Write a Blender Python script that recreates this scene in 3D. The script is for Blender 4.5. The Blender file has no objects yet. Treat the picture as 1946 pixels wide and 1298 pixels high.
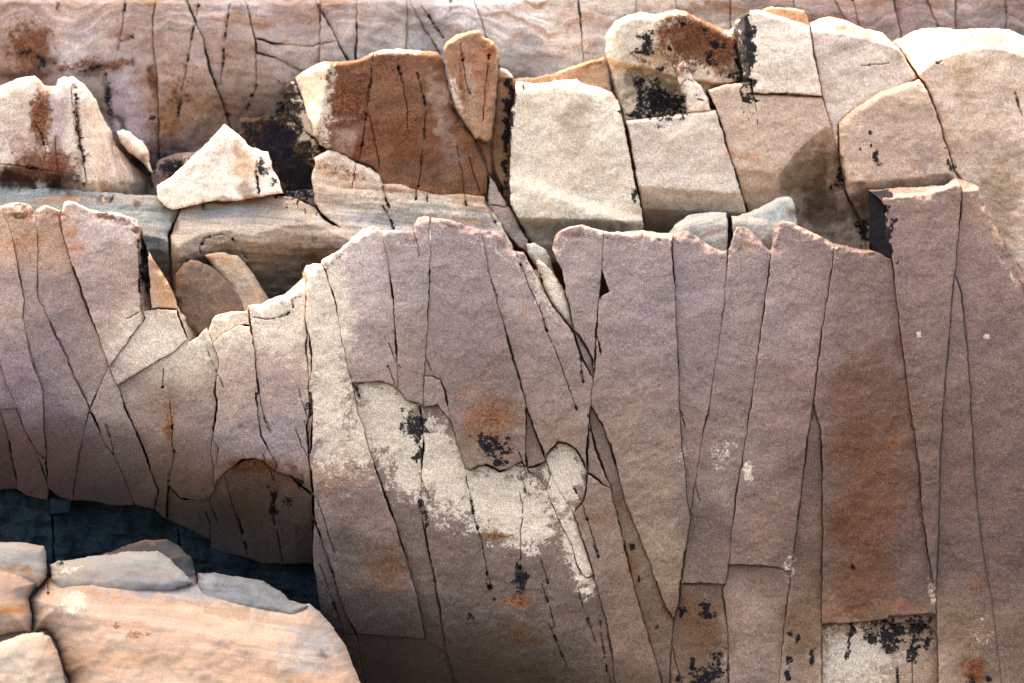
import bpy, math, random
import numpy as np
from mathutils import Vector
from mathutils.geometry import delaunay_2d_cdt

# ------------------------------------------------------------------ camera, sky, sun, exposure
SC = bpy.context.scene
PITCH = math.radians(5.0)
CAM = np.array([0.0, -12.0, 3.7])
LENS = 70.0
cam_d = bpy.data.cameras.new("camera"); cam = bpy.data.objects.new("camera", cam_d)
SC.collection.objects.link(cam); SC.camera = cam
cam.location = CAM; cam.rotation_euler = (math.radians(90) - PITCH, 0, 0)
cam_d.lens = LENS; cam_d.sensor_width = 36.0; cam_d.clip_end = 2000.0; cam_d.clip_start = 0.1
cam_d.dof.use_dof = True; cam_d.dof.focus_distance = 12.1; cam_d.dof.aperture_fstop = 0.9

SUN_EL = math.radians(49.0)
SUN_AZ = math.radians(-24.0)          # from +Y (behind the rocks) towards -X
sun_dir = Vector((math.sin(SUN_AZ) * math.cos(SUN_EL), math.cos(SUN_AZ) * math.cos(SUN_EL), math.sin(SUN_EL)))
world = bpy.data.worlds.new("World"); SC.world = world; world.use_nodes = True
wn = world.node_tree.nodes; wl = world.node_tree.links
bg = wn["Background"]; bg.inputs["Strength"].default_value = 0.15
sky = wn.new("ShaderNodeTexSky"); sky.sky_type = 'NISHITA'; sky.sun_disc = False
sky.sun_elevation = SUN_EL; sky.sun_rotation = SUN_AZ
sky.air_density = 1.0; sky.dust_density = 10.0; sky.ozone_density = 0.0
wl.new(sky.outputs[0], bg.inputs["Color"])
sun_l = bpy.data.lights.new("sun", 'SUN'); sun_l.energy = 2.0; sun_l.angle = math.radians(0.5); sun_l.color = (1.0, 0.95, 0.87)
sun = bpy.data.objects.new("sun", sun_l); SC.collection.objects.link(sun)
sun.rotation_euler = sun_dir.to_track_quat('Z', 'Y').to_euler(); sun.location = (0, 4, 12)
SC.view_settings.view_transform = 'Standard'; SC.view_settings.look = 'None'
SC.view_settings.exposure = 3.0; SC.view_settings.gamma = 1.0
ILL = np.array([1.33, 1.43, 1.71])       # light colour on the shaded faces, divided out of the colours read off the photo

# ------------------------------------------------------------------ projection helpers
PW, PH = 1946.0, 1298.0
CX, CY = PW / 2, PH / 2
FPX = LENS / 36.0 * PW
FWD = np.array([0, math.cos(PITCH), -math.sin(PITCH)]); UPV = np.array([0, math.sin(PITCH), math.cos(PITCH)]); RGT = np.array([1.0, 0, 0])

def rays(x, y):
    x = np.asarray(x, float); y = np.asarray(y, float)
    return FWD + RGT * ((x - CX) / FPX)[..., None] - UPV * ((y - CY) / FPX)[..., None]

class Plane:
    """a bedding or joint plane: leans back by lean, turned by yaw, through the point seen at (px, py) at distance dist"""
    def __init__(s, px, py, dist, lean, yaw=0.0):
        l, w = math.radians(lean), math.radians(yaw)
        s.n = np.array([math.cos(l) * math.sin(w), -math.cos(l) * math.cos(w), math.sin(l)])
        s.p0 = CAM + rays(px, py) * dist
        s.k = float(np.dot(s.n, s.p0 - CAM))
    def __call__(s, x, y):
        return s.k / (rays(x, y) @ s.n)

PF0 = Plane(973, 870, 12.0, 17)
def PF(x, y):
    """the front face: a joint plane that curves in under itself towards its foot, most at the hollow on the left"""
    x = np.asarray(x, float); y = np.asarray(y, float)
    q = np.maximum(y - np.interp(x, [-60, 300, 594, 596, 900, 1100, 1400, 2000], [740, 800, 855, 1080, 1140, 1210, 1320, 1420]), 0)
    m = np.minimum(q, 150)
    return PF0(x, y) + np.interp(x, [-60, 330, 560], [2.0, 1.8, 1.2]) * ( 1.5e-5 * m * m + 3.0e-5 * 150 * (q - m))
PM = Plane(973, 430, 13.0, 12)
PB = Plane(973, 130, 14.0, 8)

# ------------------------------------------------------------------ noise
_rng = np.random.RandomState(7)
_perm = _rng.permutation(1024).astype(np.int64)
_ang = _rng.rand(1024) * 2 * np.pi
_gx, _gy = np.cos(_ang), np.sin(_ang)
def _h(i, j, s):
    return _perm[(_perm[(_perm[i & 1023] + j) & 1023] + s) & 1023]
def gnoise(x, y, seed=0):
    xi = np.floor(x).astype(np.int64); yi = np.floor(y).astype(np.int64)
    xf = x - xi; yf = y - yi
    u = xf * xf * xf * (xf * (xf * 6 - 15) + 10); v = yf * yf * yf * (yf * (yf * 6 - 15) + 10)
    def g(a, b):
        h = _h(xi + a, yi + b, seed)
        return _gx[h] * (xf - a) + _gy[h] * (yf - b)
    a = g(0, 0) * (1 - u) + g(1, 0) * u; b = g(0, 1) * (1 - u) + g(1, 1) * u
    return (a * (1 - v) + b * v) * 1.5
def fbm(x, y, scale, octv=4, seed=0, gain=0.5):
    x = np.asarray(x, float) / scale; y = np.asarray(y, float) / scale
    t = np.zeros_like(x); a = 1.0
    for o in range(octv):
        t = t + a * gnoise(x + 17.3 * o, y - 9.1 * o, seed + 13 * o); a *= gain; x = x * 2.03; y = y * 2.03
    return t

def lin(c):
    c = np.asarray(c, float) / 255.0
    return np.where(c <= 0.04045, c / 12.92, ((c + 0.055) / 1.055) ** 2.4)
def sstep(a, b, x):
    t = np.clip((x - a) / (b - a), 0, 1); return t * t * (3 - 2 * t)

def seg_dist(P, A, B, cut=28.0):
    """distance from the points P to the nearest of the segments A-B, capped at cut; worked through tile by tile"""
    out = np.full(len(P), cut)
    if len(A) == 0 or len(P) == 0: return out
    lo = np.minimum(A, B) - cut; hi = np.maximum(A, B) + cut; T = max(48.0, cut)
    ti = np.floor(P / T).astype(np.int64); k = ti[:, 0] * 100003 + ti[:, 1]
    o = np.argsort(k, kind='stable'); ks = k[o]; cuts = np.flatnonzero(np.diff(ks)) + 1
    for g in np.split(o, cuts):
        p = P[g]; p0 = p.min(0); p1 = p.max(0)
        m = (lo[:, 0] <= p1[0]) & (hi[:, 0] >= p0[0]) & (lo[:, 1] <= p1[1]) & (hi[:, 1] >= p0[1])
        if not m.any(): continue
        a, ab = A[m], (B - A)[m]; L2 = np.maximum((ab ** 2).sum(1), 1e-9)
        dx = p[:, 0, None] - a[None, :, 0]; dy = p[:, 1, None] - a[None, :, 1]
        t = np.clip((dx * ab[None, :, 0] + dy * ab[None, :, 1]) / L2[None], 0, 1)
        dx -= t * ab[None, :, 0]; dy -= t * ab[None, :, 1]
        out[g] = np.minimum(cut, np.sqrt((dx * dx + dy * dy).min(1)))
    return out
def poly_segs(pl, closed=False):
    a = np.asarray(pl, float)
    return (a, np.roll(a, -1, 0)) if closed else (a[:-1], a[1:])
def inside(P, poly):
    poly = np.asarray(poly, float); P = np.asarray(P, float)
    o = np.argsort(P[:, 1], kind='stable'); ys = P[o, 1]; xs = P[o, 0]
    r = np.zeros(len(P), bool)
    x1, y1 = poly[:, 0], poly[:, 1]; x2, y2 = np.roll(x1, -1), np.roll(y1, -1)
    i0 = np.searchsorted(ys, np.minimum(y1, y2), 'left'); i1 = np.searchsorted(ys, np.maximum(y1, y2), 'left')
    for a, b, c, d, i, j in zip(x1, y1, x2, y2, i0, i1):
        if b == d or i == j: continue
        r[i:j] ^= xs[i:j] < (c - a) * (ys[i:j] - b) / (d - b) + a
    q = np.zeros(len(P), bool); q[o] = r
    return q
def area(p):
    p = np.asarray(p, float); x, y = p[:, 0], p[:, 1]
    return 0.5 * float((x * np.roll(y, -1) - np.roll(x, -1) * y).sum())
def densify(pl, step, closed=True):
    pl = np.asarray(pl, float); out = []
    n = len(pl)
    for i in range(n if closed else n - 1):
        a, b = pl[i], pl[(i + 1) % n]; k = max(1, int(np.hypot(*(b - a)) / step))
        for j in range(k): out.append(a + (b - a) * j / k)
    if not closed: out.append(pl[-1])
    return np.array(out)
def wobble(P, amp=1.0):
    x, y = P[:, 0], P[:, 1]
    dx = fbm(x, y, 40, 2, 3) * 1.1 + fbm(x, y, 12, 2, 5) * 1.0 + fbm(x, y, 5, 1, 6) * 0.8
    dy = fbm(x, y, 40, 2, 8) * 1.1 + fbm(x, y, 12, 2, 9) * 1.0 + fbm(x, y, 5, 1, 10) * 0.8
    return P + amp * np.stack([dx, dy], 1)

# ------------------------------------------------------------------ cutting a jointed face into slabs along its cracks
def snap_ends(outline, cracks, reach=9.0):
    """a joint that stops just short of another one runs on into it"""
    out = [[tuple(map(float, p)) for p in c] for c in cracks]
    for i, c in enumerate(out):
        for end in (0, -1):
            p = np.array(c[end]); best = None
            for j, o in enumerate(out + [list(outline) + [outline[0]]]):
                a, b = poly_segs(o)
                if j == i:
                    a, b = (a[3:], b[3:]) if end == 0 else (a[:-3], b[:-3])
                    if len(a) == 0: continue
                ab = b - a; t = np.clip(((p - a) * ab).sum(1) / np.maximum((ab ** 2).sum(1), 1e-9), 0, 1)
                q = a + t[:, None] * ab; dd = np.hypot(*(q - p).T); k = int(dd.argmin())
                if best is None or dd[k] < best[0]: best = (dd[k], q[k])
            if best and 1e-6 < best[0] < reach:
                v = best[1] - p; e = tuple(best[1] + v / best[0] * 0.6)
                if end == 0: c.insert(0, e)
                else: c.append(e)
    return out

def arrange(outline, cracks):
    cracks = snap_ends(outline, cracks)
    V = []; E = []
    def add(pl, closed=False):
        s = len(V)
        for p in pl: V.append(Vector((float(p[0]), float(p[1]))))
        for i in range(len(pl) - 1): E.append((s + i, s + i + 1))
        if closed: E.append((s + len(pl) - 1, s))
    add(outline, True)
    for c in cracks: add(c)
    v, e, f, ov, oe, of = delaunay_2d_cdt(V, E, [], 0, 1e-4)
    v = np.array([(p.x, p.y) for p in v])
    cons = {tuple(sorted(k)) for k, o in zip(e, oe) if o}
    tris = [tuple(t) for t in f]
    cen = np.array([v[list(t)].mean(0) for t in tris])
    ins = inside(cen, outline)
    emap = {}
    for i, t in enumerate(tris):
        for a in range(3): emap.setdefault(tuple(sorted((t[a], t[(a + 1) % 3]))), []).append(i)
    reg = [-1] * len(tris); nr = 0
    for i in range(len(tris)):
        if reg[i] >= 0 or not ins[i]: continue
        st = [i]; reg[i] = nr
        while st:
            c = st.pop(); t = tris[c]
            for a in range(3):
                k = tuple(sorted((t[a], t[(a + 1) % 3])))
                if k in cons: continue
                for j in emap[k]:
                    if reg[j] < 0 and ins[j]: reg[j] = nr; st.append(j)
        nr += 1
    def tarea(t):
        a, b, c = v[t[0]], v[t[1]], v[t[2]]; return abs((b[0]-a[0])*(c[1]-a[1]) - (c[0]-a[0])*(b[1]-a[1])) / 2
    ar = [0.0] * nr
    for i, r in enumerate(reg):
        if r >= 0: ar[r] += tarea(tris[i])
    for _ in range(3):                                    # crumbs join the neighbour they share most edge with
        for r in sorted(range(nr), key=lambda q: ar[q]):
            if 0 < ar[r] < 170:
                share = {}
                for i, q in enumerate(reg):
                    if q != r: continue
                    t = tris[i]
                    for a in range(3):
                        k = tuple(sorted((t[a], t[(a + 1) % 3])))
                        for j in emap[k]:
                            if reg[j] >= 0 and reg[j] != r: share[reg[j]] = share.get(reg[j], 0) + np.hypot(*(v[k[0]] - v[k[1]]))
                if not share: continue
                q = max(share, key=share.get); ar[q] += ar[r]; ar[r] = 0
                reg = [q if z == r else z for z in reg]
    out = []
    for r in range(nr):
        if ar[r] <= 0: continue
        T = [i for i in range(len(tris)) if reg[i] == r]
        nxt = {}; grooves = []
        for i in T:
            t = tris[i]
            for a in range(3):
                p, q = t[a], t[(a + 1) % 3]; k = tuple(sorted((p, q)))
                other = [j for j in emap[k] if j != i]
                if not other or reg[other[0]] != r: nxt.setdefault(p, []).append(q)
                elif k in cons and p < q: grooves.append((v[p], v[q]))
        loops = []
        while nxt:
            s = next(iter(nxt)); loop = [s]; c = s
            while True:
                lst = nxt.get(c)
                if not lst: break
                n = lst.pop()
                if not lst: del nxt[c]
                if n == s: break
                loop.append(n); c = n
            loops.append(v[loop])
        loop = max(loops, key=lambda p: abs(area(p)))
        out.append(dict(poly=loop, grooves=grooves, area=ar[r], tris=[v[list(tris[i])] for i in T]))
    return out

def find_region(regs, x, y):
    P = np.array([[x, y]], float)
    for i, r in enumerate(regs):
        if inside(P, r['poly'])[0]: return i
    return None

# ------------------------------------------------------------------ material
def new_mat(name, grain=1.0, bump=1.0):
    m = bpy.data.materials.new(name); m.use_nodes = True
    nt = m.node_tree; N = nt.nodes; L = nt.links
    b = N["Principled BSDF"]; b.inputs["Roughness"].default_value = 0.9; b.inputs["Specular IOR Level"].default_value = 0.06
    def nd(t, **k):
        n = N.new(t)
        for a, c in k.items(): setattr(n, a, c)
        return n
    tc = nd("ShaderNodeTexCoord")
    def noise(scale, detail, rough=0.5, vec=None, dist=0.0):
        n = nd("ShaderNodeTexNoise"); n.inputs["Scale"].default_value = scale; n.inputs["Detail"].default_value = detail
        n.inputs["Roughness"].default_value = rough; n.inputs["Distortion"].default_value = dist
        L.new(vec if vec is not None else tc.outputs["Object"], n.inputs["Vector"]); return n.outputs["Fac"]
    def math_(op, a, c, d=None):
        n = nd("ShaderNodeMath", operation=op)
        for i, q in enumerate((a, c, d)):
            if q is None: continue
            if isinstance(q, (int, float)): n.inputs[i].default_value = q
            else: L.new(q, n.inputs[i])
        return n.outputs[0]
    def rng(v, a, c, d, e, smooth=True):
        n = nd("ShaderNodeMapRange"); n.interpolation_type = 'SMOOTHSTEP' if smooth else 'LINEAR'
        for i, q in zip((1, 2, 3, 4), (a, c, d, e)): n.inputs[i].default_value = q
        L.new(v, n.inputs[0]); return n.outputs[0]
    def mix(f, a, c, blend='MIX'):
        n = nd("ShaderNodeMix", data_type='RGBA', blend_type=blend)
        if isinstance(f, (int, float)): n.inputs[0].default_value = f
        else: L.new(f, n.inputs[0])
        for i, q in ((6, a), (7, c)):
            if isinstance(q, tuple): n.inputs[i].default_value = (*(q if blend == 'MULTIPLY' else tuple(np.array(q) / ILL)), 1)
            else: L.new(q, n.inputs[i])
        return n.outputs[2]
    def attr(n_):
        return nd("ShaderNodeAttribute", attribute_name=n_)
    def scale_col(c, f):
        n = nd("ShaderNodeVectorMath", operation='SCALE'); L.new(c, n.inputs[0]); L.new(f, n.inputs[3]); return n.outputs[0]
    col = attr("Col").outputs["Color"]
    sep = nd("ShaderNodeSeparateColor"); L.new(attr("Msk").outputs["Color"], sep.inputs[0])
    K, R, P = sep.outputs[0], sep.outputs[1], sep.outputs[2]
    sv = nd("ShaderNodeSeparateXYZ"); L.new(attr("Str").outputs["Vector"], sv.inputs[0])
    n1 = noise(9, 8, 0.72); n2 = noise(40, 8, 0.72, None, 0.3); n3 = noise(120, 4, 0.8); n4 = noise(62, 8, 0.75)
    n5 = noise(210, 2, 0.6); n6 = noise(75, 9, 0.78); n7 = noise(22, 9, 0.7, None, 0.6)
    # strata bands
    cv = nd("ShaderNodeCombineXYZ")
    L.new(math_('MULTIPLY', sv.outputs[0], 0.085), cv.inputs[0]); L.new(math_('MULTIPLY', sv.outputs[1], 0.004), cv.inputs[1])
    bands = noise(1.0, 6, 0.72, cv.outputs[0])
    cv2 = nd("ShaderNodeCombineXYZ")
    L.new(math_('MULTIPLY', sv.outputs[0], 0.03), cv2.inputs[0]); L.new(math_('MULTIPLY', sv.outputs[1], 0.003), cv2.inputs[1]); cv2.inputs[2].default_value = 4.0
    bands2 = noise(1.0, 4, 0.6, cv2.outputs[0])
    amt = sv.outputs[2]
    bl = math_('ADD', 1.0, math_('MULTIPLY', math_('SUBTRACT', rng(bands, 0.3, 0.7, 0.0, 1.0), 0.5), math_('MULTIPLY', amt, 0.8)))
    c = scale_col(col, bl)
    c = mix(math_('MULTIPLY', rng(bands2, 0.5, 0.66, 0.0, 0.75), amt), c, (0.42, 0.20, 0.085))
    # mottling: warm and cool
    c = mix(math_('MULTIPLY', rng(n1, 0.5, 0.72, 0.0, 0.42), 1.0), c, mix(1.0, c, (1.16, 0.93, 0.76), 'MULTIPLY'))
    c = mix(rng(n1, 0.5, 0.28, 0.0, 0.42), c, mix(1.0, c, (0.93, 0.96, 1.06), 'MULTIPLY'))
    # stains, and sunlit patches painted through the pale mask
    pm = rng(math_('ADD', P, math_('MULTIPLY', rng(P, 0.0, 0.25, 0.0, 1.0), math_('ADD', math_('MULTIPLY', math_('SUBTRACT', n7, 0.5), 2.0), math_('MULTIPLY', math_('SUBTRACT', n6, 0.5), 2.3)))), 0.22, 0.62, 0.0, 0.84)
    c = mix(pm, c, (0.83, 0.68, 0.54))
    rm = rng(math_('ADD', R, math_('MULTIPLY', rng(R, 0.0, 0.25, 0.0, 1.0), math_('ADD', math_('MULTIPLY', math_('SUBTRACT', n7, 0.5), 2.2), math_('MULTIPLY', math_('SUBTRACT', n6, 0.5), 2.4)))), 0.26, 0.66, 0.0, 0.92)
    c = mix(rm, c, mix(rng(n4, 0.35, 0.65, 0, 1), (0.10, 0.032, 0.016), (0.30, 0.125, 0.055)))
    g = math_('MULTIPLY', rng(n3, 0.3, 0.7, 1.0 - 0.5 * grain, 1.0 + 0.5 * grain, False), rng(n5, 0.3, 0.7, 1.0 - 0.4 * grain, 1.0 + 0.4 * grain, False))
    g = math_('MULTIPLY', g, rng(n4, 0.3, 0.7, 1 - 0.3 * grain, 1 + 0.3 * grain, False))
    c = scale_col(c, g)
    # pale quartz specks and dark pits
    c = mix(rng(n3, 0.62, 0.68, 0.0, 0.5 * grain), c, (0.72, 0.60, 0.50))
    c = mix(rng(n4, 0.34, 0.27, 0.0, 0.6 * grain), c, mix(1.0, c, (0.38, 0.34, 0.33), 'MULTIPLY'))
    km = rng(math_('ADD', K, math_('MULTIPLY', rng(K, 0.0, 0.4, 0.0, 1.0), math_('ADD', math_('MULTIPLY', math_('SUBTRACT', n7, 0.5), 3.0), math_('MULTIPLY', math_('SUBTRACT', n6, 0.5), 4.2)))), 0.40, 0.52, 0.0, 0.97)
    c = mix(km, c, mix(rng(n4, 0.4, 0.65, 0, 1), (0.005, 0.005, 0.008), (0.020, 0.021, 0.028)))
    L.new(c, b.inputs["Base Color"])
    bm = nd("ShaderNodeBump"); bm.inputs["Strength"].default_value = 0.58 * bump; bm.inputs["Distance"].default_value = 0.006
    hgt = math_('ADD', math_('MULTIPLY', n3, 0.55), math_('ADD', math_('MULTIPLY', n2, 0.8), math_('MULTIPLY', km, 0.35)))
    L.new(hgt, bm.inputs["Height"]); L.new(bm.outputs[0], b.inputs["Normal"])
    return m
MAT = new_mat("sandstone")
MAT_WORN = new_mat("worn_sandstone", 0.4, 0.25)

# ------------------------------------------------------------------ building one stone
STATS = dict(v=0, f=0)
TIER = {}           # tier -> dict(pts, blobs, masks)

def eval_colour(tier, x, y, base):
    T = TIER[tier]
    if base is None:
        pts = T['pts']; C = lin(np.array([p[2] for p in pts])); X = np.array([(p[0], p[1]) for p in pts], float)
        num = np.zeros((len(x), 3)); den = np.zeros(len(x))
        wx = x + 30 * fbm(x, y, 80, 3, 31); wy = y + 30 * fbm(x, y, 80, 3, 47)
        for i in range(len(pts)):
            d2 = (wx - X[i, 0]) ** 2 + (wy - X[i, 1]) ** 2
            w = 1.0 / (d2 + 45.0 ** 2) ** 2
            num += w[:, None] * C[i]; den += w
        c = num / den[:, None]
    else:
        c = np.repeat(lin(base)[None], len(x), 0)
    return c
def ell(x, y, cx, cy, rx, ry, rot=0.0, warp=0.0, ws=30, seed=5):
    if warp:
        x = x + warp * rx * fbm(x, y, ws, 4, seed); y = y + warp * ry * fbm(x, y, ws, 4, seed + 40)
    a = math.radians(rot); dx, dy = x - cx, y - cy
    u = (dx * math.cos(a) + dy * math.sin(a)) / rx; v = (-dx * math.sin(a) + dy * math.cos(a)) / ry
    return np.sqrt(u * u + v * v)

def tag(o, label=None, cat=None, group=None, kind=None):
    for k, v in (("label", label), ("category", cat), ("group", group), ("kind", kind)):
        if v: o[k] = v

def stone(name, poly, depth, tier, base=None, grooves=(), off=0.0, tilt=(0.0, 0.0), edge=(3.0, 0.006), dome=None,
          roll=None, rim=None, gap=1.0, thick=0.28, feats=(), strata=None, rough=(0.012, 0.0022), grid=2.6, wob=1.0,
          mat=None, seed=0, parent=None, shade=1.0, stain=1.0, gdepth=0.03, flake=0.004, keep=None, bed=None):
    poly = np.asarray(poly, float)
    if area(poly) < 0: poly = poly[::-1]
    B = wobble(densify(poly, 3.0), wob)
    # keep a gap of varying width to the neighbours
    t = np.roll(B, -1, 0) - np.roll(B, 1, 0); t /= np.maximum(np.hypot(t[:, 0], t[:, 1]), 1e-6)[:, None]
    nin = np.stack([-t[:, 1], t[:, 0]], 1)
    gw = gap * (0.2 + np.where(B[:, 0] > 1250, 1.2, 1.9) * np.clip(0.36 + 1.3 * fbm(B[:, 0], B[:, 1], 90, 3, 61) + 0.5 * fbm(B[:, 0], B[:, 1], 9, 1, 62), 0, 1) ** 1.5)
    B = B + nin * gw[:, None]
    A1, A2 = poly_segs(B, True)
    pts = [B]; kind = [np.zeros(len(B))]
    for o in (0.9, 2.0, 3.6):
        q = B + nin * o
        ok = inside(q, B) & (seg_dist(q, A1, A2) > 0.85 * o)
        q = q[ok]; pts.append(q); kind.append(np.ones(len(q)))
    x0, y0 = B.min(0); x1, y1 = B.max(0)
    gx, gy = np.meshgrid(np.arange(x0, x1, grid), np.arange(y0, y1, grid * 0.87))
    gx = gx + (np.arange(gx.shape[0]) % 2)[:, None] * grid / 2
    G = np.stack([gx.ravel(), gy.ravel()], 1)
    rs = np.random.RandomState(seed + 11); G = G + rs.uniform(-0.25, 0.25, G.shape) * grid
    G = G[inside(G, B)]; G = G[seg_dist(G, A1, A2) > 5.0]
    gs = None
    if len(grooves):
        ga = np.array([a for a, b in grooves], float); gb = np.array([b for a, b in grooves], float)
        line = []
        for a, b in zip(ga, gb):
            k = max(1, int(np.hypot(*(b - a)) / 2.2))
            tt = np.linspace(0, 1, k + 1)[:, None]; line.append(a + (b - a) * tt)
        Lp = np.concatenate(line)
        tn = np.concatenate([np.repeat(((b - a) / max(np.hypot(*(b - a)), 1e-6))[None], len(l), 0) for a, b, l in zip(ga, gb, line)])
        Lp = wobble(Lp, wob)
        kp = fbm(Lp[:, 0], Lp[:, 1], 22, 2, 77) > -0.42
        Lp, tn = Lp[kp], tn[kp]
        ok = inside(Lp, B) & (seg_dist(Lp, A1, A2) > 1.0)
        Lp, tn = Lp[ok], tn[ok]
        if len(Lp):
            dl = np.full(len(G), 1e9)
            dl = seg_dist(G, Lp, Lp + 1e-3, 6.0)
            G = G[dl > 3.0]
            wdt = 0.6 + 0.7 * np.clip(0.5 + fbm(Lp[:, 0], Lp[:, 1], 40, 2, 15), 0, 1)
            nn = np.stack([-tn[:, 1], tn[:, 0]], 1)
            side = np.concatenate([Lp + nn * wdt[:, None], Lp - nn * wdt[:, None]])
            ok = inside(side, B) & (seg_dist(side, A1, A2) > 0.8) & (seg_dist(side, Lp, Lp + 1e-3, 4.0) > 0.8)
            pts += [Lp, side[ok]]; kind += [np.full(len(Lp), 2.0), np.ones(int(ok.sum()))]
    pts.append(G); kind.append(np.ones(len(G)))
    P = np.concatenate(pts); kd = np.concatenate(kind)
    nb = len(B)
    v, e, f, ov, oe, of = delaunay_2d_cdt([Vector(p) for p in P], [(i, (i + 1) % nb) for i in range(nb)], [], 0, 1e-5)
    v2 = np.array([(p.x, p.y) for p in v])
    src = np.array([o[0] if o else -1 for o in ov]); kd2 = np.where(src >= 0, kd[src], 1.0)
    F = np.array(f, int)
    F = F[inside(v2[F].mean(1), B)]
    x, y = v2[:, 0], v2[:, 1]
    d = seg_dist(v2, A1, A2, max(28.0, dome[0] + 1 if dome else 0))
    cx, cy = poly.mean(0)
    D = depth(x, y) + off + (x - cx) * tilt[0] + (y - cy) * tilt[1]
    def rnd(dd, r, m):
        q = np.clip(1 - dd / r, 0, 1); return m * (1 - np.sqrt(np.maximum(1 - q * q, 0)))
    er = edge[0] * (0.5 + 0.8 * np.clip(0.5 + fbm(x, y, 25, 2, 19), 0, 1) + 3.2 * np.clip(fbm(x, y, 38, 3, 20) - 0.25, 0, 1))
    D = D + rnd(d, er, edge[1])
    if dome: D = D + rnd(d, dome[0], dome[1])
    dr = None
    if rim is not None:
        dr = seg_dist(v2, *rim, cut=60.0); rv = np.clip(0.5 + 0.9 * fbm(x, y, 70, 3, 23) + 0.4 * fbm(x, y, 14, 2, 24), 0.08, 1.2); D = D + rnd(dr, 5 + 22 * rv, 0.02 + 0.12 * rv)
    elif roll:
        s1, s2 = poly_segs(poly, True); t_ = s2 - s1; l_ = np.hypot(t_[:, 0], t_[:, 1]); up = (t_[:, 0] / np.maximum(l_, 1e-6)) > 0.5
        if up.any():
            dr = seg_dist(v2, s1[up], s2[up], cut=60.0); D = D + rnd(dr, roll[0], roll[1])
    for ft in feats:
        k, pl, slope, mx = ft[:4]; pl = np.asarray(pl, float)
        if k in 'ab':
            o = np.argsort(pl[:, 0]); yl = np.interp(x, pl[o, 0], pl[o, 1]); q = (yl - y) if k == 'a' else (y - yl)
        else:
            o = np.argsort(pl[:, 1]); xl = np.interp(y, pl[o, 1], pl[o, 0]); q = (xl - x) if k == 'l' else (x - xl)
        q = q + 1.5 * fbm(x, y, 18, 2, 29)
        add = np.clip(np.maximum(q, 0) * abs(slope), 0, mx)
        D = D + math.copysign(1, slope) * add
    D = D + rough[0] * fbm(x, y, 70, 3, 101 + seed) + rough[1] * fbm(x, y, 13, 3, 131)
    D = D + flake * (sstep(0.16, 0.22, fbm(x, y, 85, 4, 171 + seed)) + 0.6 * sstep(0.2, 0.25, fbm(x, y, 38, 4, 181 + seed)))
    if bed: D = D + bed[0] * fbm(x * .12, y - .08 * x, bed[1], 3, 211)
    gk = kd2 == 2
    D = np.where(gk, D + gdepth, D)
    # colour
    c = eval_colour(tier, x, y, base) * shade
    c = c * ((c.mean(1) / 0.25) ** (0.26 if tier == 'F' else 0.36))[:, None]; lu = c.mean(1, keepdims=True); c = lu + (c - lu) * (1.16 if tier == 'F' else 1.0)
    if tier == 'M': c = c * np.array([1.03, 1.0, 0.93])
    K = np.zeros(len(x)); R = np.zeros(len(x)); Pm = np.zeros(len(x))
    T = TIER[tier]
    for b in T['blobs']:
        bx, by, rx, ry, rot, rgb, st = b
        m = (abs(x - bx) < 1.5 * (rx + ry)) & (abs(y - by) < 1.5 * (rx + ry))
        if not m.any(): continue
        w = st * sstep(1.15, 0.35, ell(x[m], y[m], bx, by, rx, ry, rot, 0.55, 26))
        c[m] = c[m] * (1 - w[:, None]) + lin(rgb)[None] * shade * w[:, None]
    for b in T['masks']:
        ch, bx, by, rx, ry = b[:5]
        if keep and not keep(ch, bx, by): continue
        rot = b[5] if len(b) > 5 else 0.0; st = b[6] if len(b) > 6 else 1.0
        m = (abs(x - bx) < 1.6 * (rx + ry)) & (abs(y - by) < 1.6 * (rx + ry))
        if not m.any(): continue
        w = st * np.clip(1.25 - ell(x[m], y[m], bx, by, rx, ry, rot, 0.75 if ch == 'K' and rx < 60 else 0.4, 18), 0, 1)
        A = {'K': K, 'R': R, 'P': Pm}[ch]
        A[m] = np.maximum(A[m], w)
    if dr is not None and rim is not None:
        dn = dr + 6 * fbm(x, y, 45, 3, 71); br = np.clip(0.55 + 1.3 * fbm(x, y, 75, 3, 72), 0, 1)
        Pm = np.maximum(Pm, 0.36 * br * np.clip(1 - np.abs(dn - 5) / 9, 0, 1)); Pm = np.maximum(Pm, 0.36 * (1 - br) * np.clip(1 - np.abs(dn - 25) / 8, 0, 1))
        R = np.maximum(R, 0.40 * np.clip(1 - np.abs(dn - 14) / 7, 0, 1) * np.clip(0.5 + 1.6 * fbm(x, y, 120, 2, 73), 0, 1))
    c = c * (1.0 + 0.06 * fbm(x, y, 46, 4, 151))[:, None]
    K = np.where(gk, np.clip(0.85 + 1.1 * fbm(x, y, 24, 3, 91), 0.3, 1.0), K)
    S = np.zeros((len(x), 3))
    if strata: S[:, 0], S[:, 1], S[:, 2] = strata(x, y, d, dr)
    c = np.clip(c / ILL[None], 0.004, 0.9)
    # world positions; the block runs back behind its face
    W3 = CAM + rays(x, y) * D[:, None]
    bi = np.arange(len(x))[:0]
    key = {}
    for i, s in enumerate(src):
        if 0 <= s < nb: key[s] = i
    loop = [key[i] for i in range(nb) if i in key]
    Lw = W3[loop]; rb = rays(x[loop], y[loop])
    n0 = len(x); m = len(loop)
    cw = W3[loop].mean(0)
    back = Lw + rb * (thick * (0.9 + 0.0 * D[loop]))[:, None]
    allv = np.concatenate([W3, Lw, back])
    faces = F.tolist()
    # orientation of the front faces: towards the camera
    a, b_, c_ = W3[F[0]]; flip = np.dot(np.cross(b_ - a, c_ - a), CAM - a) < 0
    if flip: faces = [t[::-1] for t in faces]
    sides = [[n0 + i, n0 + (i + 1) % m, n0 + m + (i + 1) % m, n0 + m + i] for i in range(m)]
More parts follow.
